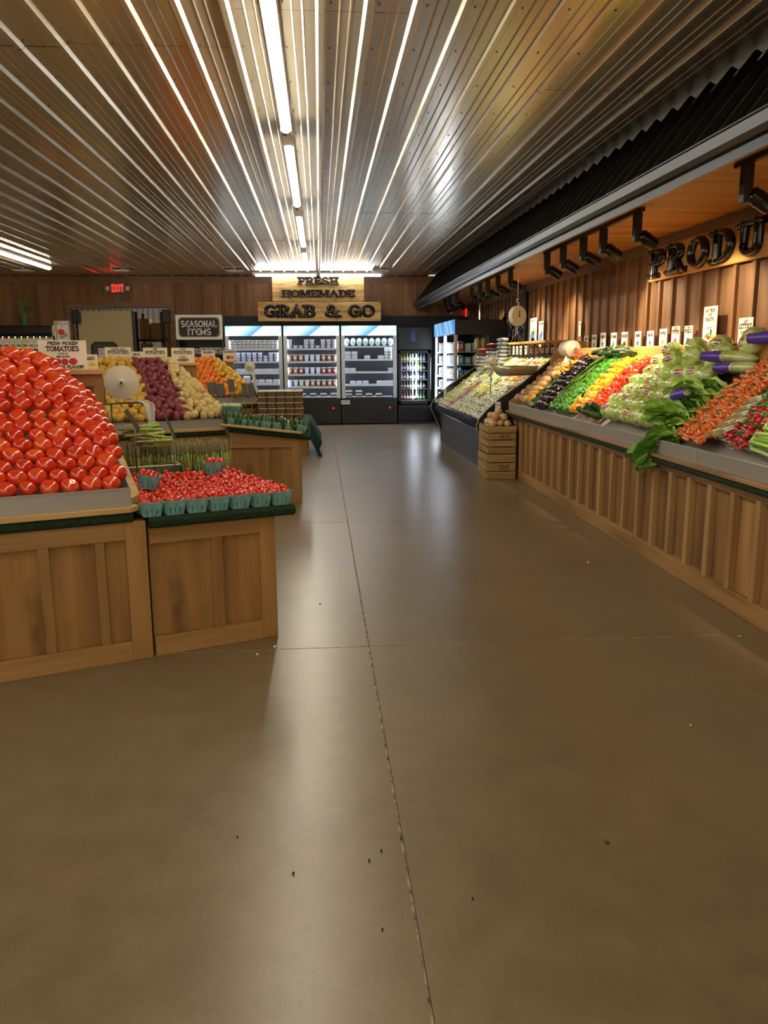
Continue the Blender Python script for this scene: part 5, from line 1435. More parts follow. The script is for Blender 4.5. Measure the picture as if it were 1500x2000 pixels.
# stacked bags at the far rear of the case
MB_ = MB(); MB_.blob(.15, .09, .028, 0, None, 14, 7, .08, 2)
IB = MB_.mesh('packed_bag', [mat('white_blue_bag', '#dfe6ee', .3, col2='#5d78a8', nscale=14, nfac=(.55, .6))], True)
MB_ = MB(); MB_.blob(.15, .09, .028, 0, None, 14, 7, .08, 4)
IR = MB_.mesh('packed_bag', [mat('dark_red_bag', '#5a1e22', .3, col2='#8c3a3a', nscale=14)], True)
for i in range(3):
    for k in range(8):
        red = k >= 6 and i < 2
        Kind('packed_bag', 'bag', IR if red else IB).place((2.72 + .10 * i, 13.6 - .32 * i, 1.16 + .06 * k + .08 * i), (0, 0, .9 + .1 * k), 1., '%s packed bag in the %s rear stack of the case, %s up' % ('dark red' if red else 'white', ORD[i + 1], ORD[k + 1]), 'stacked bags at the back of the case')
for i, px in enumerate((995, 1003, 1010, 1017, 1027, 1038, 1049, 1059, 1068, 1079, 1091)):
    y = hitX(px, 692, 3.30).y
    card((3.30, y, 1.52 if i > 4 else 1.50), .17 if i > 4 else .14, .14, xr, 'small card behind the open case, %s along from the far end' % ORD[i + 1], [(['HERBS', 'KALE', 'DILL', 'LEEKS', 'CORN', 'PEAS', 'BEANS', 'SPROUTS', 'GARLIC', 'MUSHROOMS', 'CELERY'][i], .6, .18, .1)], [(0, .25, .2, .15, (PG_, PY_, PO_)[i % 3])], group='cards behind the open case', M=PAPERW if i % 2 else PAPER)
mb = MB(); mb.box(3.24, WX - .03, 10.3, 14.35, 1.44, 1.50); tag(mb.build('rear_ledge', [BLKM]), 'dark wall shelf behind the open refrigerated case', 'shelf')
# hanging dial scale with steel pan
t = thing('hanging_scale', 'white dial scale with a steel pan hanging over the open case', 'scale', (2.43, 10.0, 1.965), math.radians(28))
b = MB(); b.lathe([(0, -.035), (.115, -.035), (.12, -.03), (.12, .03), (.115, .035), (0, .035)], 28, 0, Tm((0, 0, 0), (PI / 2, 0, 0))); b.build('dial_housing', [mat('cream_enamel', '#ece3cc', .35)], t, smooth=40)
b = MB(); b.box(-.003, .003, -.042, -.037, -.01, .07); b.lathe([(0, -.036), (.012, -.036), (.01, .002), (0, .002)], 10, 0, Tm((0, -.04, 0), (PI / 2, 0, 0))); b.build('dial_needle', [INK], t)
b = MB(); b.tube([(0, 0, .12), (.018, 0, .135), (.018, 0, .155), (-.012, 0, .175), (-.012, 0, .195), (.008, 0, .205), (.016, 0, .195)], .006, 7); b.tube([(0, 0, .20), (0, 0, .655)], .0025, 5); b.build('hook', [WHITE], t, smooth=True)
b = MB(); b.tube([(0, 0, -.12), (0, 0, -.18)], .006, 6)
for s in (-1, 1):
    for s2 in (-1, 1): b.tube([(0, 0, -.18), (s * .2, s2 * .11, -.60)], .002, 4)
b.build('hanger', [CHROME], t)
b = MB(); vs = []; fs = []
for i in range(13):
    for j in range(9):
        x = -.24 + .48 * i / 12; a = PI * (j / 8); w_ = .15 * (1 if i < 11 else .9)
        vs.append((x, -w_ * math.cos(a), -.60 - .12 * math.sin(a)))
for i in range(12):
    for j in range(8): fs.append((i * 9 + j, (i + 1) * 9 + j, (i + 1) * 9 + j + 1, i * 9 + j + 1))
b.add(vs, fs); b.add(vs[:9], [tuple(range(9))])
o = b.build('pan', [mat('pan_steel', '#c9c2ac', .3, metal=.6)], t, smooth=40); sd = o.modifiers.new('thickness', 'SOLIDIFY'); sd.thickness = .003
# bag roll at the counter end
bag_roll(tuple(hitY(1112, 681, 9.62)), .095, .20, math.radians(10), 'large cream bag roll on the end board of the long counter', [(-.03, -.06, -.09, .05), (-.10, -.10, -.16, .03), (-.15, -.12, -.24, .028), (-.17, -.12, -.36, .03)], [(0, .05, 0), (.10, .05, -.05), (.12, .12, -.12), (.12, .3, -.2)])
bag_roll((2.42, 11.35, 1.42), .05, .14, .3, 'small white bag roll standing on the open case', [(.0, -.08, -.05, .04), (-.05, -.1, -.12, .03), (-.10, -.1, -.22, .03)], [(0, 0, 0), (0, .05, -.45)])
# wall decorations and posters
for i, (px, w_, h_, y0_) in enumerate(((991, 0, .27, 645), (1013, 0, .25, 646))):
    q = hitX(px, y0_, WX - .07)
    t = thing('round_wall_piece', ('glossy black ring on the wall nearer the glass door coolers', 'glossy black ring on the wall directly behind the hanging scale')[i], 'wall decoration', q)
    b = MB(); b.tube([(0, (.32 + .02 * math.sin(7 * x)) * math.cos(x * PI / 12), (h_ + .015 * math.sin(5 * x)) * math.sin(x * PI / 12)) for x in range(24)], .045, 8, closed=True, flat=1.); b.build('ring', [BLACK], t, smooth=True)
    b = MB(); b.blob(.02, .12, .10, 0, None, 12, 8, .1); b.build('centre', [BLACK], t, smooth=True)
for (px, py, w, h, lab, m_) in ((1041, 672, .42, .40, 'poster with a blue and yellow swirl on the right wall', 0), (1056, 677, .26, .38, 'blue and white poster nearest the viewer on the far right wall', 1), (1003, 660, .30, .36, 'white poster between the two black rings', 2)):
    q = hitX(px, py, WX - .06)
    card(q, w, h, xr, lab, [('FARM FRESH', .86, .07, .1)], [(-.1, .3, .3, .22, PBL_), (.15, .5, .2, .12, (PY_, PBL_, INKG)[m_]), (0, .15, .3, .08, PBL_)], name='poster', cat='poster', M=PAPERW)
q = hitX(1010, 645, WX - .05)
mb = MB(); mb.tube([(WX - .05, 13.4, 0), (WX - .05, 13.4, 2.62)], .045, 8); tag(mb.build('wall_pipe', [BLKM], smooth=30), 'dark vertical pipe on the right wall past the black rings', 'pipe')
mb = MB(); mb.tube([(3.0, 15.3, 2.13), (3.0, 15.3, 2.62)], .012, 6); tag(mb.build('conduit', [WHITE]), 'thin white conduit from the soffit to the glass door coolers', 'pipe')
mb = MB(); mb.box(2.95, 3.28, 10.6, 12.7, 1.655, 1.685)
a = hitX(1020, 673, 3.3)
tag(mb.build('rod_shelf', [SIGNY]), 'thin pale wooden shelf on the wall under the posters', 'shelf')
# ================================================================ back wall coolers
LED = mat('cooler_led', '#ffffff', .4, emit='#e4efff', estr=COOL_E)
SLED = mat('shelf_led', '#ffffff', .4, emit='#dfeaff', estr=14.)
LEDW = mat('cooler_led_side', '#ffffff', .4, emit='#e8f1ff', estr=COOL_E * .8)
SHW = mat('cooler_shelf', '#e4eefc', .35)
FRM = mat('cooler_frame', '#b9c2cc', .3, metal=.5)
def header_mat(name, blue, off):
    M = bpy.data.materials.new(name); M.use_nodes = True
    nt = M.node_tree; N = nt.nodes; L = nt.links; b = N['Principled BSDF']
    tc = N.new('ShaderNodeTexCoord'); sx = N.new('ShaderNodeSeparateXYZ'); L.new(tc.outputs['Object'], sx.inputs[0])
    m1 = N.new('ShaderNodeMath'); m1.operation = 'MULTIPLY_ADD'; m1.inputs[1].default_value = -1.25; L.new(sx.outputs[2], m1.inputs[0]); L.new(sx.outputs[0], m1.inputs[2])
    m2 = N.new('ShaderNodeMath'); L.new(m1.outputs[0], m2.inputs[0]); L.new(sx.outputs[1], m2.inputs[1])
    r = N.new('ShaderNodeMapRange'); L.new(m2.outputs[0], r.inputs[0]); r.inputs[1].default_value = off - .66; r.inputs[2].default_value = off + .66
    cr = N.new('ShaderNodeValToRGB'); L.new(r.outputs[0], cr.inputs[0]); E_ = cr.color_ramp.elements
    st = [(.0, '#a9e0f6'), (.10, '#f4fdff'), (.30, '#e6f8fd'), (.42, '#9fdcf6'), (.54, '#4f9fe4'), (.56, '#f6feff'), (.82, '#f2fcff'), (.90, '#bfe8f8'), (1., '#f8ffff')]
    if blue: st = [(.0, '#3f86d8'), (.2, '#6fb4ee'), (.35, '#8fcdf4'), (.45, '#4f98e0'), (.5, '#2f6cc4'), (.52, '#9fd6f6'), (.8, '#6db2ec'), (1., '#5aa4e6')]
    E_[0].position, E_[0].color = st[0][0], lin(st[0][1]); E_[1].position, E_[1].color = st[-1][0], lin(st[-1][1])
    for p_, c_ in st[1:-1]: e = E_.new(p_); e.color = lin(c_)
    L.new(cr.outputs[0], b.inputs['Emission Color']); b.inputs['Emission Strength'].default_value = SIGN_E * (.8 if blue else 1)
    b.inputs['Base Color'].default_value = (.05, .05, .05, 1)
    M.cycles.emission_sampling = 'FRONT'
    return M
HEAD = header_mat('lit_header', False, -2.55); HEADB = header_mat('lit_header_blue', True, -1.9)
def zpy(py, y=17.98, px=600): return hitY(px, py, y).z
CF_ = 17.93
def open_cooler(x0, x1, label, shelves, ybot=.62):
    xc = (x0 + x1) / 2; hw = (x1 - x0) / 2
    t = thing('open_cooler', label, 'open cooler', (xc, CF_, 0))
    b = MB(); b.box(-hw, hw, .02, .72, .02, .52); b.box(-hw, hw, .0, .06, .10, .60); b.box(-hw, -hw + .03, .05, .72, .5, 2.13); b.box(hw - .03, hw, .05, .72, .5, 2.13)
    b.box(-hw, hw, .66, .72, .5, 2.13); b.box(-hw, hw, .05, .72, 2.05, 2.13); b.box(-hw, hw, .05, .66, .50, .56)
    b.build('cabinet', [BLKP], t, bevel=.004)
    b = MB()
    for k in range(7):
        for s in (-1, 1): b.box(s * hw * .47 - hw * .40, s * hw * .47 + hw * .40, -.008, .002, .10 + .035 * k, .118 + .035 * k)
    b.build('vent_grille', [mat('grille_black', '#2a2c30', .25, metal=.5)], t)
    b = MB(); b.box(hw * .66, hw * .80, -.012, 0, .27, .40); b.build('control_box', [BLKM], t)
    b = MB(); b.lathe([(0, 0), (.022, 0), (.02, .012), (0, .014)], 12, 0, Tm((hw * .73, -.012, .365), (PI / 2, 0, 0))); b.build('red_switch', [mat('red_switch', '#c8323a', .3, emit='#ff2a34', estr=.6)], t)
    b = MB(); b.box(-hw + .015, hw - .015, -.03, .0, 1.925, 2.135); b.build('lit_header', [HEAD], t, bevel=.01)
    b = MB(); b.box(-hw, hw, -.0, .05, 1.90, 2.15); b.box(-hw, hw, -.03, .05, 2.135, 2.15); b.build('header_box', [BLKM], t)
    b = MB()
    for s in (-1, 1): b = MB(); b.box(s * (hw - .045) - .040, s * (hw - .045) + .040, -.02, .05, .58, 1.925); b.build('side_frame', [FRM], t, bevel=.004)
    b = MB()
    for s in (-1, 1): b.box(s * (hw - .06) - .012, s * (hw - .06) + .012, .055, .075, .62, 1.88)
    b.box(-hw + .08, hw - .08, .055, .085, 1.905, 1.915)
    b.build('led_tube', [LED], t)
    for z in shelves:
        b = MB(); b.box(-hw + .09, hw - .09, .03, .62, z - .012, z); b.box(-hw + .09, hw - .09, .018, .03, z - .034, z + .004)
        b.build('shelf', [SHW], t)
        b = MB(); b.box(-hw + .10, hw - .10, .04, .055, z - .022, z - .013); b.build('shelf_light', [SLED], t)
    return t
z1 = [zpy(v) for v in (681, 705.5, 727.5, 749)]
z2 = [zpy(v) for v in (680.5, 706, 731, 755.5)]; z2.append(zpy(775))
z3 = [zpy(v, px=720) for v in (676, 701.5, 726, 751)]; z3.append(zpy(775, px=720))
open_cooler(-2.02, -.79, 'lit open cooler of small white tubs, nearest the seasonal sign', z1)
open_cooler(-.775, .455, 'middle lit open cooler under the homemade sign', z2)
open_cooler(.47, 1.70, 'lit open cooler with sparse shelves beside the glass door cooler', z3)
q = hitY(675, 785, CF_ - .04); card(q + Vector((0, 0, -.05)), .19, .085, (1, 0, 0), 'small white notice taped to the sparse cooler', [('NOTICE', .35, .35, .1)], [], name='notice', cat='notice', M=PAPERW)

def tub_kind(name, r, h, body, lid, cat='tub', n=12):
    mb = MB(); mb.lathe([(r * .8, 0), (r * .97, h * .9), (r, h * .9), (r, h * .93)], n)
    l = MB(); l.lathe([(r * 1.05, h * .9), (r * 1.06, h), (r * .9, h), (r * .88, h * .97), (0, h * .97)], n)
    lb = MB()
    vs = []; fs = []
    for j in range(5):
        a = -PI / 2 - .6 + .3 * j; rr_ = r * .93
        vs += [(rr_ * math.cos(a), rr_ * math.sin(a) - .002, h * .3), (rr_ * 1.03 * math.cos(a), rr_ * 1.03 * math.sin(a) - .003, h * .75)]
    for j in range(4): fs.append((2 * j, 2 * j + 2, 2 * j + 3, 2 * j + 1))
    lb.add(vs, fs)
    return Kind(name, cat, mb.mesh(name, [body], 40), [('lid', l.mesh('lid', [lid], 40)), ('printed_label', lb.mesh('printed_label', [INKG if body in (WHITE,) else PAPERW]))])
SOUP = mat('soup_orange', '#b56a3c', .3); SOUPR = mat('soup_red', '#b8392c', .3); SOUPY = mat('soup_yellow', '#cfc98a', .3); MILKY = mat('milky_tub', '#cfd9e6', .3); DKT = mat('dark_tray', '#101012', .2, coat=.5)
LAV = mat('lavender_tub', '#b9bfe0', .3)
TW = tub_kind('white_tub', .043, .060, WHITE, WHITE); TL = tub_kind('white_tub', .052, .062, LAV, WHITE)
TC_ = {k: tub_kind('soup_cup', .050, .145, m_, WHITE, 'cup') for k, m_ in (('brown', SOUP), ('white', MILKY), ('red', SOUPR), ('yellow', SOUPY))}
mb = MB(); mb.box(-.075, .075, -.06, .06, 0, .03); g1 = mb.mesh('dark_tray', [DKT]); mb = MB(); mb.prism([(-.078, .03), (.078, .03), (.06, .062), (-.06, .062)], -.055, .055, 'y'); g2 = mb.mesh('clear_dome', [LIDM])
DK = Kind('dark_tray_pack', 'food tray', g1, [('clear_dome', g2)])
mb = MB(); mb.box(-.062, .062, -.06, .06, 0, .05); g1 = mb.mesh('clamshell', [MILKY]); mb = MB(); mb.prism([(-.066, .05), (.066, .05), (.052, .08), (-.052, .08)], -.055, .055, 'y'); g2 = mb.mesh('lid', [WHITE])
CLM = Kind('clamshell', 'food box', g1, [('lid', g2)])
mb = MB(); mb.blob(.062, .035, .085, 0, Tm((0, 0, .085)), 12, 8, .08); g1 = mb.mesh('salad_bag', [mat('salad_bag', '#cfe3e6', .25, col2='#6fa98a', nscale=14, nfac=(.5, .6))], True)
SBG = Kind('salad_bag', 'bag', g1)
def row_items(kind, cooler, shelf, z, xs, ks, what, y=.11, dz=.062, sc=1.):
    for i, x in enumerate(xs):
        for k in range(ks[i] if isinstance(ks, (list, tuple)) else ks):
            kd = kind[i] if isinstance(kind, (list, tuple)) else kind
            kd.place((x, CF_ + y, z + .002 + k * dz), (0, 0, 0), sc, '%s, %s shelf of the %s cooler, %s along%s' % (what, ORD[shelf], cooler, ORD[min(i + 1, 29)], (', %s up' % ORD[k + 1]) if (ks if isinstance(ks, int) else max(ks)) > 1 else ''), '%s on the %s shelf of the %s cooler' % (what, ORD[shelf], cooler))
def lin_(a, b, n): return [a + (b - a) * i / (n - 1) for i in range(n)]
row_items(TW, 'tub', 1, z1[0], lin_(-1.90, -.92, 12), 3, 'small white tub', dz=.061, sc=1.)
row_items(TL, 'tub', 2, z1[1], lin_(-1.88, -.93, 9), [3, 3, 3, 3, 3, 3, 2, 3, 3], 'lavender tub', dz=.064)
row_items(CLM, 'tub', 3, z1[2], lin_(-1.75, -.93, 7), 1, 'clear clamshell', sc=1.05)
row_items(CLM, 'tub', 4, z1[3], lin_(-1.75, -.95, 6), [1, 2, 1, 1, 1, 1], 'clear clamshell', dz=.08, sc=1.1)
row_items(TL, 'middle', 1, z2[0], lin_(-.64, .33, 9), [3, 1, 1, 3, 3, 1, 3, 3, 3], 'white stacked tub', dz=.064)
row_items([TC_['brown']] * 3 + [TC_['white']] * 3 + [TC_['brown']] * 3, 'middle', 2, z2[1], lin_(-.65, .34, 9), 1, 'lidded soup cup')
row_items([TC_['brown']] * 2 + [TC_['red']] + [TC_['white']] * 3 + [TC_['red']] * 3, 'middle', 3, z2[2], lin_(-.65, .34, 9), 1, 'lidded soup cup')
row_items([TC_['white']] * 2 + [TC_['yellow']] * 2 + [TC_['brown']] * 5, 'middle', 4, z2[3], lin_(-.65, .34, 9), 1, 'lidded soup cup')
row_items(DK, 'middle', 5, z2[4] - .12, lin_(-.6, .30, 5), 3, 'dark food tray', dz=.066)
row_items(SBG, 'sparse', 1, z3[0], lin_(.60, 1.56, 8), 1, 'clear salad bag')
row_items(CLM, 'sparse', 2, z3[1], [.63, .77, 1.05, 1.35], [2, 2, 1, 1], 'white clamshell', dz=.084)
row_items(TW, 'sparse', 2, z3[1], [1.47, 1.56], 4, 'small stacked tub', dz=.06)
row_items(CLM, 'sparse', 3, z3[2], [.60, .73, 1.57], 1, 'white clamshell')
row_items(CLM, 'sparse', 4, z3[3], [.73, .87, 1.01, 1.32, 1.45, 1.57], 1, 'white clamshell')
row_items(DK, 'sparse', 5, z3[4] - .12, lin_(.64, 1.52, 5), [4, 4, 3, 3, 2], 'dark food tray', dz=.066)

# ---- glass door drinks cooler
def bottle_kind(name, col, capc, r=.03, h=.2, trans=0.):
    M = mat(name + '_mat', col, .1, coat=.6)
    mb = MB(); mb.lathe([(r * .9, 0), (r, .01), (r, h * .55), (r * .45, h * .78), (r * .38, h * .95)], 10)
    c = MB(); c.lathe([(r * .42, h * .94), (r * .42, h), (0, h)], 8)
    l = MB(); l.lathe([(r * 1.02, h * .18), (r * 1.02, h * .45)], 10)
    return Kind(name, 'bottle', mb.mesh(name, [M], 40), [('cap', c.mesh('cap', [mat(name + '_cap', capc, .4)])), ('bottle_label', l.mesh('bottle_label', [mat(name + '_label', '#d8d4c8', .5)]))])
BT = [bottle_kind('cola_bottle', '#20100c', '#b02820'), bottle_kind('green_bottle', '#1f6a34', '#d8d8d0'), bottle_kind('red_bottle', '#8a2424', '#e0e0d8'), bottle_kind('yellow_bottle', '#c9b32e', '#e8e8e0'), bottle_kind('water_bottle', '#9fb6c4', '#3f6fae'), bottle_kind('blue_bottle', '#2f4a8a', '#e8e8e0')]
t = thing('glass_door_cooler', 'tall black glass door cooler of bottled drinks', 'glass door cooler', (2.10, CF_, 0))
hw = .375
b = MB(); b.box(-hw, hw, .04, .72, 0, .06); b.box(-hw, -hw + .03, .04, .72, .06, 2.1); b.box(hw - .03, hw, .04, .72, .06, 2.1); b.box(-hw, hw, .68, .72, .06, 2.1); b.box(-hw, hw, .0, .72, 1.62, 2.1); b.box(-hw, hw, .02, .70, .06, .42)
b.build('cabinet', [BLKP], t, bevel=.005)
b = MB()
for k in range(5): b.box(-hw + .04, hw - .0, .0, .022, .07 + .062 * k, .10 + .062 * k)
b.build('vent_grille', [mat('grille_black', '#2a2c30', .25, metal=.5)], t)
d = MB(); d.box(-hw, -hw + .055, -.02, .03, .44, 1.60); d.box(hw - .10, hw - .02, -.02, .03, .44, 1.60); d.box(-hw, hw - .02, -.02, .03, .44, .50); d.box(-hw, hw - .02, -.02, .03, 1.54, 1.60); door = d.build('door', [BLKM], t, bevel=.004)
g = MB(); g.box(-hw + .055, hw - .10, .0, .006, .50, 1.54); g.build('glass', [mat('cooler_glass', '#f4f8fa', .02, trans=1., ior=1.05, alpha=.25)], door)
g = MB(); g.tube([(hw - .035, -.035, .75), (hw - .035, -.035, 1.45)], .012, 8); g.build('handle', [CHROME], door, smooth=True)
b = MB(); b.box(-.055, -.038, .05, .07, .55, 1.52); b.box(.03, .044, .05, .07, .60, 1.52); b.build('led_tube', [LED], t)
b = MB(); b.box(-.09, .0, -.01, .0, 1.80, 2.02); b.build('window_panel', [mat('dim_blue_panel', '#2c4a86', .1, coat=.8)], t)
for i, z in enumerate((.52, .77, .97, 1.17, 1.36)):
    b = MB(); b.box(-hw + .04, hw - .04, .06, .62, z - .012, z); b.build('shelf', [SHW], t)
    pal = ([2, 2, 2, 0, 0, 0, 1, 1, 1], [0, 2, 0, 1, 1, 4, 0, 4, 0], [4, 2, 4, 0, 4, 5, 4, 5, 4], [4, 0, 4, 4, 0, 4, 3, 4, 0], [3, 3, 3, 4, 0, 1, 1, 4, 4])[i]
    for k in range(9):
        BT[pal[k]].place((2.10 - hw + .085 + .063 * k, CF_ + .13, z + .002), (0, 0, 0), (.93, .93, .88 if i else 1.), '%s in the glass door cooler, %s shelf up, %s along' % (BT[pal[k]].name.replace('_', ' '), ORD[i + 1], ORD[k + 1]), 'bottles in the glass door cooler')

# ---- coolers along the right wall, facing the aisle
GY0, GY1, GX = 14.82, 17.34, 2.46
for u, (a, b_) in enumerate(((GY0, (GY0 + GY1) / 2), ((GY0 + GY1) / 2, GY1))):
    t = thing('open_cooler', ('lit cooler on the right facing the aisle, nearer the produce case', 'lit cooler on the right facing the aisle, nearer the back wall')[u], 'open cooler', (GX, a, 0))
    D = b_ - a
    c = MB(); c.box(.02, .85, 0, D, 0, .5); c.box(.80, .86, 0, D, .5, 2.13); c.box(.05, .85, 0, D, 2.04, 2.13)
    if u == 1: c.box(.05, .85, D - .03, D, .5, 2.13)
    c.build('cabinet', [BLKP], t, bevel=.004)
    c = MB(); c.box(-.03, .0, .015, D - .015, 1.88, 2.13); c.build('lit_header', [HEADB], t, bevel=.008)
    c = MB(); c.box(0, .05, 0, D, 1.87, 2.14); c.build('header_box', [BLKM], t)
    c = MB(); c.box(-.01, .05, 0.0, .05, .5, 1.87); c.build('side_frame', [FRM], t)
    c = MB(); c.box(.0, .03, .055, .085, .5, 1.86); c.box(.0, .03, D - .06, D - .03, .5, 1.86); c.build('led_tube', [LEDW], t)
    for i, z in enumerate((.55, .83, 1.08, 1.32, 1.56)):
        c = MB(); c.box(.05, .80, .05, D - .01, z - .012, z); c.box(.045, .055, .05, D - .01, z - .03, z + .004); c.build('shelf', [SHW], t)
PKC = [mat('pack_blue', '#5f86c4', .4), mat('pack_white', '#dfe6f0', .4), mat('pack_teal', '#8fb9cf', .4), mat('pack_red', '#b8505c', .4), mat('pack_yellow', '#d8cf6a', .4)]
PKK = []
for i, M_ in enumerate(PKC):
    mb = MB(); mb.box(-.05, .05, -.055, .055, 0, .18); s = MB(); s.box(-.052, -.05, -.04, .04, .05, .14); s.box(-.035, .035, -.057, -.055, .05, .14)
    PKK.append(Kind('food_pack', 'food pack', mb.mesh('food_pack', [M_]), [('printed_label', s.mesh('printed_label', [PAPERW]))]))
r = random.Random(31)
for i, z in enumerate((.55, .83, 1.08, 1.32, 1.56)):
    for k in range(19):
        y = GY0 + .11 + .126 * k
        for c in range(5 if k == 0 else 1):
            kd = r.choice(PKK[:3] if (k + i) % 4 else PKK)
            kd.place((GX + .12 + .135 * c, y, z + .002), (0, 0, 0), (1, 1, r.uniform(.75, 1.05)), 'food pack in the right coolers, %s shelf up, %s from the produce case%s' % (ORD[i + 1], ORD[k + 1], ', %s deep' % ORD[c + 1] if k == 0 else ''), 'food packs in the right coolers')
t = thing('cooler_end_panel', 'black end panel of the right coolers with a shaped glass window', 'end panel', (GX, GY0 - .03, 0))
c = MB(); c.box(.0, .93, 0, .03, 1.86, 2.12); c.box(0, .93, 0, .03, 0, .6)
c.prism([(.62, 1.86), (.93, 1.86), (.93, .6), (.50, .6), (.50, 1.2), (.62, 1.72)], 0, .03, 'y'); c.box(.0, .045, -.005, .03, .6, 1.86, 1)
c.build('panel', [BLKM, mat('cream_post', '#b9ad8e', .4)], t, bevel=.003)
c = MB(); c.box(.045, .62, .012, .016, .6, 1.86); c.build('window_glass', [mat('cooler_glass', '#f4f8fa', .02, trans=1., ior=1.05, alpha=.25)], t)
JUG = mat('cream_jug', '#e0c48a', .35)
mb = MB(); mb.lathe([(.05, 0), (.055, .02), (.055, .17), (.03, .2), (.02, .215), (0, .215)], 12)
JK = Kind('juice_jug', 'jug', mb.mesh('juice_jug', [JUG], 40))
for i in range(4): JK.place((GX + .42 + .115 * (i % 2) - .0, GY0 + .05 + .0, (1.60, 1.32)[i // 2]), (0, 0, 0), 1., 'cream juice jug behind the end window, %s shelf, %s one' % (('upper', 'lower')[i // 2], ORD[i % 2 + 1]), 'juice jugs behind the end window')

# ---- signs over the coolers
def hsign(x0, x1, z0, z1, label, lines, y=BY - .09, name='hanging_sign'):
    xc = (x0 + x1) / 2
    t = thing(name, label, 'sign', (xc, y, z0)); w = (x1 - x0) / 2; h = z1 - z0
    b = MB(); n = max(2, int(h / .14)); c = .03
    for k in range(n): 
        b.box(-w, w, 0, .03, h * k / n + .001, h * (k + 1) / n - .001)
    b.build('board', [SIGNW], t, bevel=.006)
    l = MB()
    for (s, zz, hh, wt, ww) in lines:
        text(l, s, (0, -.001, zz), (1, 0, 0), (0, 0, 1), hh, wt, .028, 0, True, True, width=ww, gap=.5)
    l.build('letters', [LBLK], t, smooth=50)
a = hitY(531, 541, 17.85); b_ = hitY(711, 587, 17.85); c_ = hitY(503, 590, 17.80); d_ = hitY(744, 627, 17.80)
hsign(a.x, b_.x, b_.z - .02, a.z, 'upper pine sign reading FRESH HOMEMADE above the coolers', [('FRESH', .365, .125, .12, .82), ('HOMEMADE', .10, .130, .125, 1.52)], 17.84)
hsign(c_.x, d_.x, d_.z, c_.z, 'lower pine sign reading GRAB & GO above the coolers', [('GRAB & GO', .10, .215, .15, 2.28)], 17.80)
# seasonal items sign
a = hitY(342, 615, 17.7); b_ = hitY(435, 663, 17.7)
t = thing('seasonal_sign', 'white framed dark sign reading SEASONAL ITEMS by the coolers', 'sign', ((a.x + b_.x) / 2, 17.7, b_.z))
w = (b_.x - a.x) / 2; h = a.z - b_.z
m_ = MB(); m_.box(-w, w, 0, .03, 0, h); m_.build('frame', [PAPERW], t, bevel=.004)
def notch(w_, h_, c): return [(-w_ + c, -h_), (w_ - c, -h_), (w_ - c * .3, -h_ + c * .3), (w_, -h_ + c), (w_, h_ - c), (w_ - c * .3, h_ - c * .3), (w_ - c, h_), (-w_ + c, h_), (-w_ + c * .3, h_ - c * .3), (-w_, h_ - c), (-w_, -h_ + c), (-w_ + c * .3, -h_ + c * .3)]
m_ = MB(Tm((0, 0, h / 2))); m_.prism(notch(w * .90, h * .41, .07), -.004, 0, 'y'); m_.build('inner_border', [mat('tan_border', '#a8926a', .6)], t)
m_ = MB(Tm((0, 0, h / 2))); m_.prism(notch(w * .85, h * .37, .065), -.008, -.004, 'y'); m_.build('dark_panel', [wood('dark_plank', '#3a302b', '#2a2320', 'x')], t)
m_ = MB(); text(m_, 'SEASONAL', (0, -.009, h * .52), (1, 0, 0), (0, 0, 1), h * .23, .085, .003, width=w * 1.5); text(m_, 'ITEMS', (0, -.009, h * .20), (1, 0, 0), (0, 0, 1), h * .23, .085, .003, width=w * 1.0)
m_.build('letters', [WHITE], t)
# shelf of berry tubs under it
xa_, xb_ = a.x + .02, b_.x
t = thing('display_shelf', 'black shelf unit of berry boxes under the seasonal sign', 'shelf', ((xa_ + xb_) / 2, 17.75, 0)); w = (xb_ - xa_) / 2
m_ = MB(); m_.box(-w, w, .45, .5, 0, 1.85); m_.box(-w, -w + .03, 0, .5, 0, 1.85); m_.box(w - .03, w, 0, .5, 0, 1.85); m_.build('frame', [BLKM], t)
zz_ = [zpy(692, 17.75, 390), zpy(708, 17.75, 390) - .12, .9, .5]
for z in zz_[:2]:
    m_ = MB(); m_.box(-w, w, -.0, .5, z - .04, z); m_.build('shelf', [BLKM], t)
BERR = [mat('berry_mix', '#7a2a30', .4, col2='#c9d2c0', nscale=40), mat('berry_dark', '#3a3f4a', .4, col2='#b8c4cc', nscale=40), mat('berry_green', '#6f8a5a', .4, col2='#d8ded0', nscale=40)]
BKK = []
for M_ in BERR:
    mb = MB(); mb.box(-.05, .05, -.05, .05, 0, .10); s = MB(); s.box(-.053, .053, -.053, .053, .10, .115); BKK.append(Kind('berry_box', 'food box', mb.mesh('berry_box', [M_]), [('lid', s.mesh('lid', [LIDM]))]))
for i in range(9):
    for k in range(1):
        BKK[i % 3 if i > 3 else 1].place(((xa_ + xb_) / 2 - w + .085 + .108 * i, 17.82, zz_[0] + .002), (0, 0, 0), 1 if i < 4 else 1.15, 'clear berry box on the upper black shelf, %s from the doorway' % ORD[i + 1], 'berry boxes under the seasonal sign')
    BKK[1].place(((xa_ + xb_) / 2 - w + .085 + .108 * i, 17.82, zz_[1] + .002), (0, 0, 0), 1.1, 'dark berry box on the lower black shelf, %s from the doorway' % ORD[i + 1], 'dark boxes on the lower black shelf')

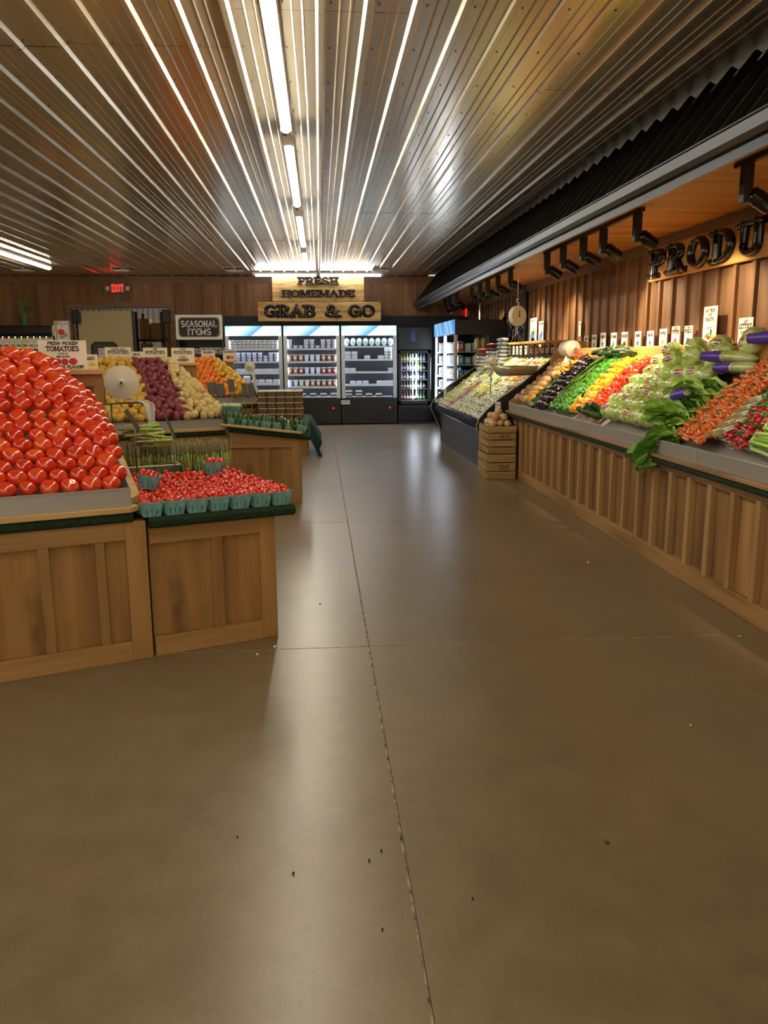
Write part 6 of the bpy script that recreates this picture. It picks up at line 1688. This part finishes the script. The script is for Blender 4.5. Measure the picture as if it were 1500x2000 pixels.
# ---- exit signs
def exit_sign(loc, rz, label, s=1.):
    t = thing('exit_sign', label, 'exit sign', loc, rz)
    b = MB(); b.box(-.155 * s, .155 * s, -.025, .025, -.10 * s, .10 * s); b.build('housing', [mat('exit_housing', '#8f7f74', .5)], t, bevel=.01)
    l = MB(); text(l, 'EXIT', (0, -.026, -.07 * s), (1, 0, 0), (0, 0, 1), .14 * s, .10, .003, 0, False, width=.24 * s); l.build('letters', [mat('exit_red', '#ff3a30', .4, emit='#ff2018', estr=1.3)], t)
    for q in (-1, 1):
        e = MB(); e.box(q * .215 * s - .045 * s, q * .215 * s + .045 * s, -.04, .02, -.055 * s, .045 * s); e.build('emergency_lamp', [mat('lamp_pale', '#cfcac0', .4)], t, bevel=.012)
q = hitY(230, 563, 18.6); exit_sign(q, 0, 'red lit exit sign on the back wall above the doorway')
q = hitX(912, 611, 3.36); exit_sign(q, -PI / 2, 'red exit sign seen edge on at the end of the right wall')

# ================================================================ doorway, store room
t = thing('swing_door', 'tan swinging door with a black framed window in the left doorway', 'door', (DX0 + .06, BY + .06, 0))
m_ = MB(); m_.box(.0, 1.22, 0, .03, .02, 2.50); m_.build('door_leaf', [mat('tan_laminate', '#cbb888', .55)], t)
m_ = MB(); m_.box(1.19, 1.25, -.01, .04, .1, 2.5); m_.box(-.03, .02, -.01, .04, .1, 2.5); m_.build('black_edging', [BLKM], t)
wl = hitY(204, 688, BY + .03)
def rrect(w_, h_, c): return [(-w_ + c, -h_), (w_ - c, -h_), (w_, -h_ + c), (w_, h_ - c), (w_ - c, h_), (-w_ + c, h_), (-w_, h_ - c), (-w_, -h_ + c)]
X_ = Tm((wl.x - DX0 - .06, 0, wl.z - .1))
m_ = MB(X_); m_.prism(rrect(.29, .33, .08), -.02, 0, 'y'); m_.build('window_gasket', [BLKM], t)
m_ = MB(X_); m_.prism(rrect(.24, .28, .05), -.025, -.02, 'y'); m_.build('window_pane', [mat('dim_pane', '#55524a', .1)], t)
card((wl.x - .02, BY + .030, wl.z - .33), .22, .42, (1, 0, 0), 'white notice sheet taped in the black door window', [('WASH HANDS', .86, .05, .1), ('STAFF ONLY', .7, .05, .1)], [(0, .4, .3, .06, PG_)], name='notice', cat='notice', M=PAPERW)
for s, lab in ((0, 'black hinge cover at the upper corner of the tan swinging door'), (1, 'black hinge cover at the upper corner by the seasonal sign side')):
    m_ = MB(); x = DX0 if s == 0 else DX1 - .16
    m_.box(x, x + .17, BY - .12, BY, DZ - .32, DZ - .04); tag(m_.build('hinge_cover', [BLKM], bevel=.01), lab, 'hinge cover')
t = thing('storage_rack', 'black steel storage rack of boxes beyond the doorway', 'rack', (-3.75, 20.2, 0))
m_ = MB()
for x in (-.6, .0, .75):
    m_.box(x - .03, x + .03, 0, .06, 0, 2.55 if x < .5 else 2.0); m_.box(x - .03, x + .03, .8, .86, 0, 2.55 if x < .5 else 2.0)
m_.build('uprights', [BLKM], t)
for z in (.7, 1.35, 1.92):
    m_ = MB(); m_.box(-.6, .78, 0, .86, z - .06, z); m_.build('rack_shelf', [BLKM], t)
BXM = [CARD, mat('cardboard_dark', '#7d6443', .8), mat('white_carton', '#c9cbc8', .6)]
BXK = []
for M_ in BXM:
    mb = MB(); mb.box(-.12, .12, 0, .3, 0, .5); s = MB(); s.box(-.02, .02, -.002, .3, .0, .502); BXK.append(Kind('carton', 'box', mb.mesh('carton', [M_]), [('tape', s.mesh('tape', [mat('tape_tan', '#8f7a50', .5)]))]))
k = 0
for z in (.7, 1.35, 1.92):
    for i in range(5):
        k += 1
        BXK[(0 if i < 3 else 2) if i != 2 else 1].place((-3.75 - .42 + .262 * i, 20.25, z + .002), (0, 0, 0), (1, 1, (1.05, .95, .9, .75, .6)[(i + k) % 5]), 'carton on the %s shelf of the storeroom rack, %s from the tan door' % (('lower', 'middle', 'top')[k // 6 if k < 15 else 2], ORD[i + 1]) if False else 'carton in the storeroom rack, %s shelf up, %s from the tan door' % (ORD[(.7, 1.35, 1.92).index(z) + 1], ORD[i + 1]), 'cartons in the storeroom')

# ================================================================ left shelf of cartons, plant, menu board
a = hitY(0, 636, 17.6); b_ = hitY(105, 655, 17.6)
t = thing('display_case', 'black display case of small cartons against the back wall', 'display case', (b_.x, 17.6, 0))
m_ = MB(); m_.box(-2.2, 0, .5, .56, 0, 2.08); m_.box(-.04, 0, 0, .5, 0, 1.3); m_.build('cabinet', [BLKM], t)
zt_, zb_ = a.z, b_.z
m_ = MB(); m_.prism([(.50, zb_ - .02), (-.06, zb_ - .02), (-.10, zb_ + .04), (-.08, zt_ - .03), (0, zt_), (.56, zt_)], -2.2, -.02, 'x'); m_.build('canopy', [mat('canopy_black', '#171816', .35)], t, bevel=.006)
m_ = MB(); m_.box(-.02, .06, -.05, .5, zb_ - .02, zt_); m_.build('end_cap', [FRM], t, bevel=.01)
zs = [hitY(50, 684, 17.6).z, hitY(50, 684, 17.6).z - .42]
for z in zs:
    m_ = MB(); m_.box(-2.2, -.04, 0, .5, z - .04, z); m_.box(-2.2, -.04, -.01, 0, z - .035, z + .02, 0); m_.build('shelf', [BLKM], t)
m_ = MB(); m_.box(-2.1, -.06, .04, .07, zb_ - .035, zb_ - .022); m_.build('led_tube', [mat('warm_led', '#ffffff', .4, emit='#fff0d0', estr=5.)], t)
CRT = [('cream carton with a green label', '#e9e4c4', PG_), ('cream carton with a dark label', '#ece8d2', INKG), ('white carton with a red label', '#efe4dc', PR_), ('yellow carton', '#e8dc9c', PB_)]
CK = []
for nm, c_h, M_ in CRT:
    mb = MB(); mb.box(-.055, .055, 0, .08, 0, .165); s = MB(); s.box(-.038, .038, -.0015, 0, .07, .115); CK.append(Kind('small_carton', 'carton', mb.mesh('small_carton', [mat('carton_' + c_h[1:], c_h, .6)]), [('printed_label', s.mesh('printed_label', [M_]))]))
for i in range(10):
    for k in range(2):
        j = 1 if i < 4 else (3 if i == 4 else (0 if i < 7 else 2))
        CK[j].place((b_.x - .10 - .125 * i, 17.62, zs[0] + .002 + .17 * k), (0, 0, 0), 1., '%s, black case, %s from its end, %s layer' % (CRT[j][0], ORD[i + 1], ('lower', 'upper')[k]), 'cartons in the black display case')
    CK[(i * 3) % 4].place((b_.x - .10 - .125 * i, 17.62, zs[1] + .002), (0, 0, 0), 1.2, '%s, black case low shelf, %s from its end' % (CRT[(i * 3) % 4][0], ORD[i + 1]), 'cartons on the lower shelf')
p = hitY(48, 636, 17.8); p.z = zt_ + .001
t = thing('potted_fern', 'small potted green fern on top of the black display case', 'potted plant', p)
m_ = MB(); m_.lathe([(.06, 0), (.085, .14), (.095, .14), (.095, .165), (.08, .165), (.075, .13), (0, .13)], 14); m_.build('pot', [mat('green_pot', '#3f554c', .6)], t, smooth=40)
m_ = MB(); r = random.Random(5); FERN = mat('fern_green', '#5a8a3a', .6)
for k in range(26):
    a_ = r.uniform(0, 6.28); L = r.uniform(.14, .30); hgt = r.uniform(.15, .55)
    pts = [(0, 0, .14), (L * .35 * math.cos(a_), L * .35 * math.sin(a_), .14 + hgt * .7), (L * .8 * math.cos(a_), L * .8 * math.sin(a_), .14 + hgt), (L * 1.1 * math.cos(a_), L * 1.1 * math.sin(a_), .10 + hgt)]
    m_.tube(pts, [.004, .003, .002, .001], 4)
    for q in range(10):
        f_ = .25 + .07 * q; i0 = min(2, int(f_ * 3)); w_ = f_ * 3 - i0
        c = Vector(pts[i0]).lerp(Vector(pts[i0 + 1]), w_); side = Vector((-math.sin(a_), math.cos(a_), 0))
        for s in (-1, 1):
            e = c + side * s * .045 + Vector((0, 0, -.012)); f2 = c + Vector((math.cos(a_), math.sin(a_), 0)) * .02
            m_.add([tuple(c), tuple(f2), tuple(e)], [(0, 1, 2)])
m_.build('fronds', [FERN], t)
q = hitY(124, 668, 13.5)
t = card(q, .20, .31, (1, -.12, 0), 'framed menu board on a pale post between the cartons and the door', [('THIS FALL SOUPS', .88, .055, .1), ('CHILI', .75, .04, .1)], [(-.12, .5, .28, .16, PR_), (.2, .35, .16, .12, INKG), (-.1, .25, .2, .08, INKG)], name='menu_board', cat='sign', M=mat('menu_sheet', '#c3c4c4', .5))
m_ = MB(); m_.box(-.125, -.10, -.01, .015, -q.z + .002, .33); m_.box(-.10, .11, -.0, .015, .31, .33); m_.box(.10, .115, -.0, .015, 0, .33); m_.build('wooden_frame', [SIGNW], t)

# ================================================================ track lights under the soffit
LENS = mat('spot_lens', '#fff6e0', .2, emit='#ffe9bf', estr=22.)
TRX = 2.53
def track(ya, yb, heads, label, n0):
    t = thing('light_track', label, 'light track', (TRX, (ya + yb) / 2, 2.62), group='black light tracks')
    b = MB(); b.box(-.018, .018, -(yb - ya) / 2, (yb - ya) / 2, -.03, 0); b.build('rail', [BLKM], t)
    for i, y in enumerate(heads):
        n0 += 1
        az = random.Random(n0).uniform(-.25, .25)
        h = thing('track_light', 'black track spotlight, %s from the viewer under the soffit' % ORD[n0], 'spotlight', (TRX, y, 2.59), 0, 'track spotlights')
        s = MB(); s.box(-.03, .03, -.03, .03, -.22, -.0); s.box(-.016, .016, -.02, .02, -.03, .0); s.build('driver_box', [BLKM], h, bevel=.004)
        M_ = Tm((.085, -.01, -.20)) @ Matrix.Rotation(az, 4, 'Z') @ Matrix.Rotation(math.radians(-58 if i % 5 != 2 else -62), 4, 'Y')
        c = MB(M_); c.lathe([(.0, .075), (.035, .075), (.05, .06), (.052, -.06), (.048, -.075), (.042, -.075), (.040, -.05), (0, -.05)], 18); c.lathe([(.0535, .01), (.0535, .016)], 18); c.build('lamp_head', [BLACK], h, smooth=40)
        c = MB(M_); c.lathe([(.0, -.052), (.038, -.052), (.038, -.054), (0, -.054)], 16); c.build('lens', [LENS], h)
        c = MB(); c.tube([(.02, 0, -.18), (.07, -.005, -.195)], .012, 6); c.build('swivel', [BLKM], h)
        ld = bpy.data.lights.new('spot_beam', 'SPOT'); ld.energy = SPOT_W * (1 if i % 3 else .5); ld.color = (1, .80, .52); ld.spot_size = math.radians(78); ld.spot_blend = .7; ld.shadow_soft_size = .03
        lo = bpy.data.objects.new('spot_beam', ld); COL.objects.link(lo); lo.parent = h
        tgt = Vector((3.05 if i % 3 else 3.40, y + az * .6 - .25 * (i % 2), 1.25 if i % 3 else 1.75)) - Vector((TRX + .085, y, 2.39))
        lo.location = Vector((.085, -.01, -.20)) + tgt.normalized() * .08
        lo.rotation_euler = tgt.to_track_quat('-Z', 'Y').to_euler()
    return n0
n0 = 0
n0 = track(2.2, 4.98, (2.4, 3.2, 4.1, 4.85), 'black light track nearest the viewer under the soffit', n0)
n0 = track(6.42, 9.2, (6.52, 7.3, 7.85, 8.5, 9.1), 'black light track above the lettuce and peppers', n0)
n0 = track(10.7, 13.77, (10.85, 11.6, 12.3, 12.9, 13.6), 'black light track above the open case', n0)
n0 = track(14.9, 16.65, (15.1, 15.9, 16.5), 'far black light track above the right coolers', n0)

# ================================================================ bits dropped on the floor
LEAFB = mat('dropped_leaf', '#7fae3a', .5); PALE = mat('dropped_pale', '#d8d2b8', .6); DKB = mat('dropped_dark', '#2a2419', .8)
def bit(px, py, M_, s, lab, name='dropped_leaf', cat='leaf', grp=None):
    p = hit(px, py, (0, 0, 0), (0, 0, 1)); r = random.Random(int(px)); mb = MB(); n = 7
    top = [(s * r.uniform(.5, 1) * math.cos(2 * PI * k / n), s * r.uniform(.4, .9) * math.sin(2 * PI * k / n), r.uniform(.002, .008)) for k in range(n)]
    mb.add(top + [(0, 0, .010)] + [(a * .9, b * .9, 0) for a, b, c in top], [(k, (k + 1) % n, n) for k in range(n)] + [(k, k + n + 1, (k + 1) % n + n + 1, (k + 1) % n) for k in range(n)])
    p.z = .0008
    tag(mb.build(name, [M_], smooth=True, loc=p), lab, cat, grp)
bit(1447, 1244, LEAFB, .022, 'small bright green leaf scrap on the floor near the right counter')
bit(1350, 1418, LEAFB, .012, 'tiny pale green leaf scrap on the open floor')
bit(1186, 1648, mat('dropped_dark_leaf', '#2f4a20', .6), .010, 'small dark green leaf scrap on the near floor')
bit(503, 1279, PALE, .013, 'white petal scrap on the floor before the basket counter', 'dropped_scrap', 'scrap')
bit(537, 1264, PALE, .012, 'white petal scrap on the floor by the counter corner', 'dropped_scrap', 'scrap')
bit(1148, 1099, PALE, .014, 'pale scrap on the floor toward the right counter', 'dropped_scrap', 'scrap')
for i, (px, py) in enumerate(((745, 1664), (721, 1683), (573, 1708), (625, 1181), (897, 1127), (931, 1134), (1068, 1224), (747, 1818), (464, 1637), (923, 1758))):
    bit(px, py, DKB, .0035 if i > 3 else .0045, 'tiny dark crumb on the concrete, %s of the scattered crumbs from the aisle centre' % ORD[i + 1], 'dropped_crumb', 'crumb', 'dark crumbs on the floor')
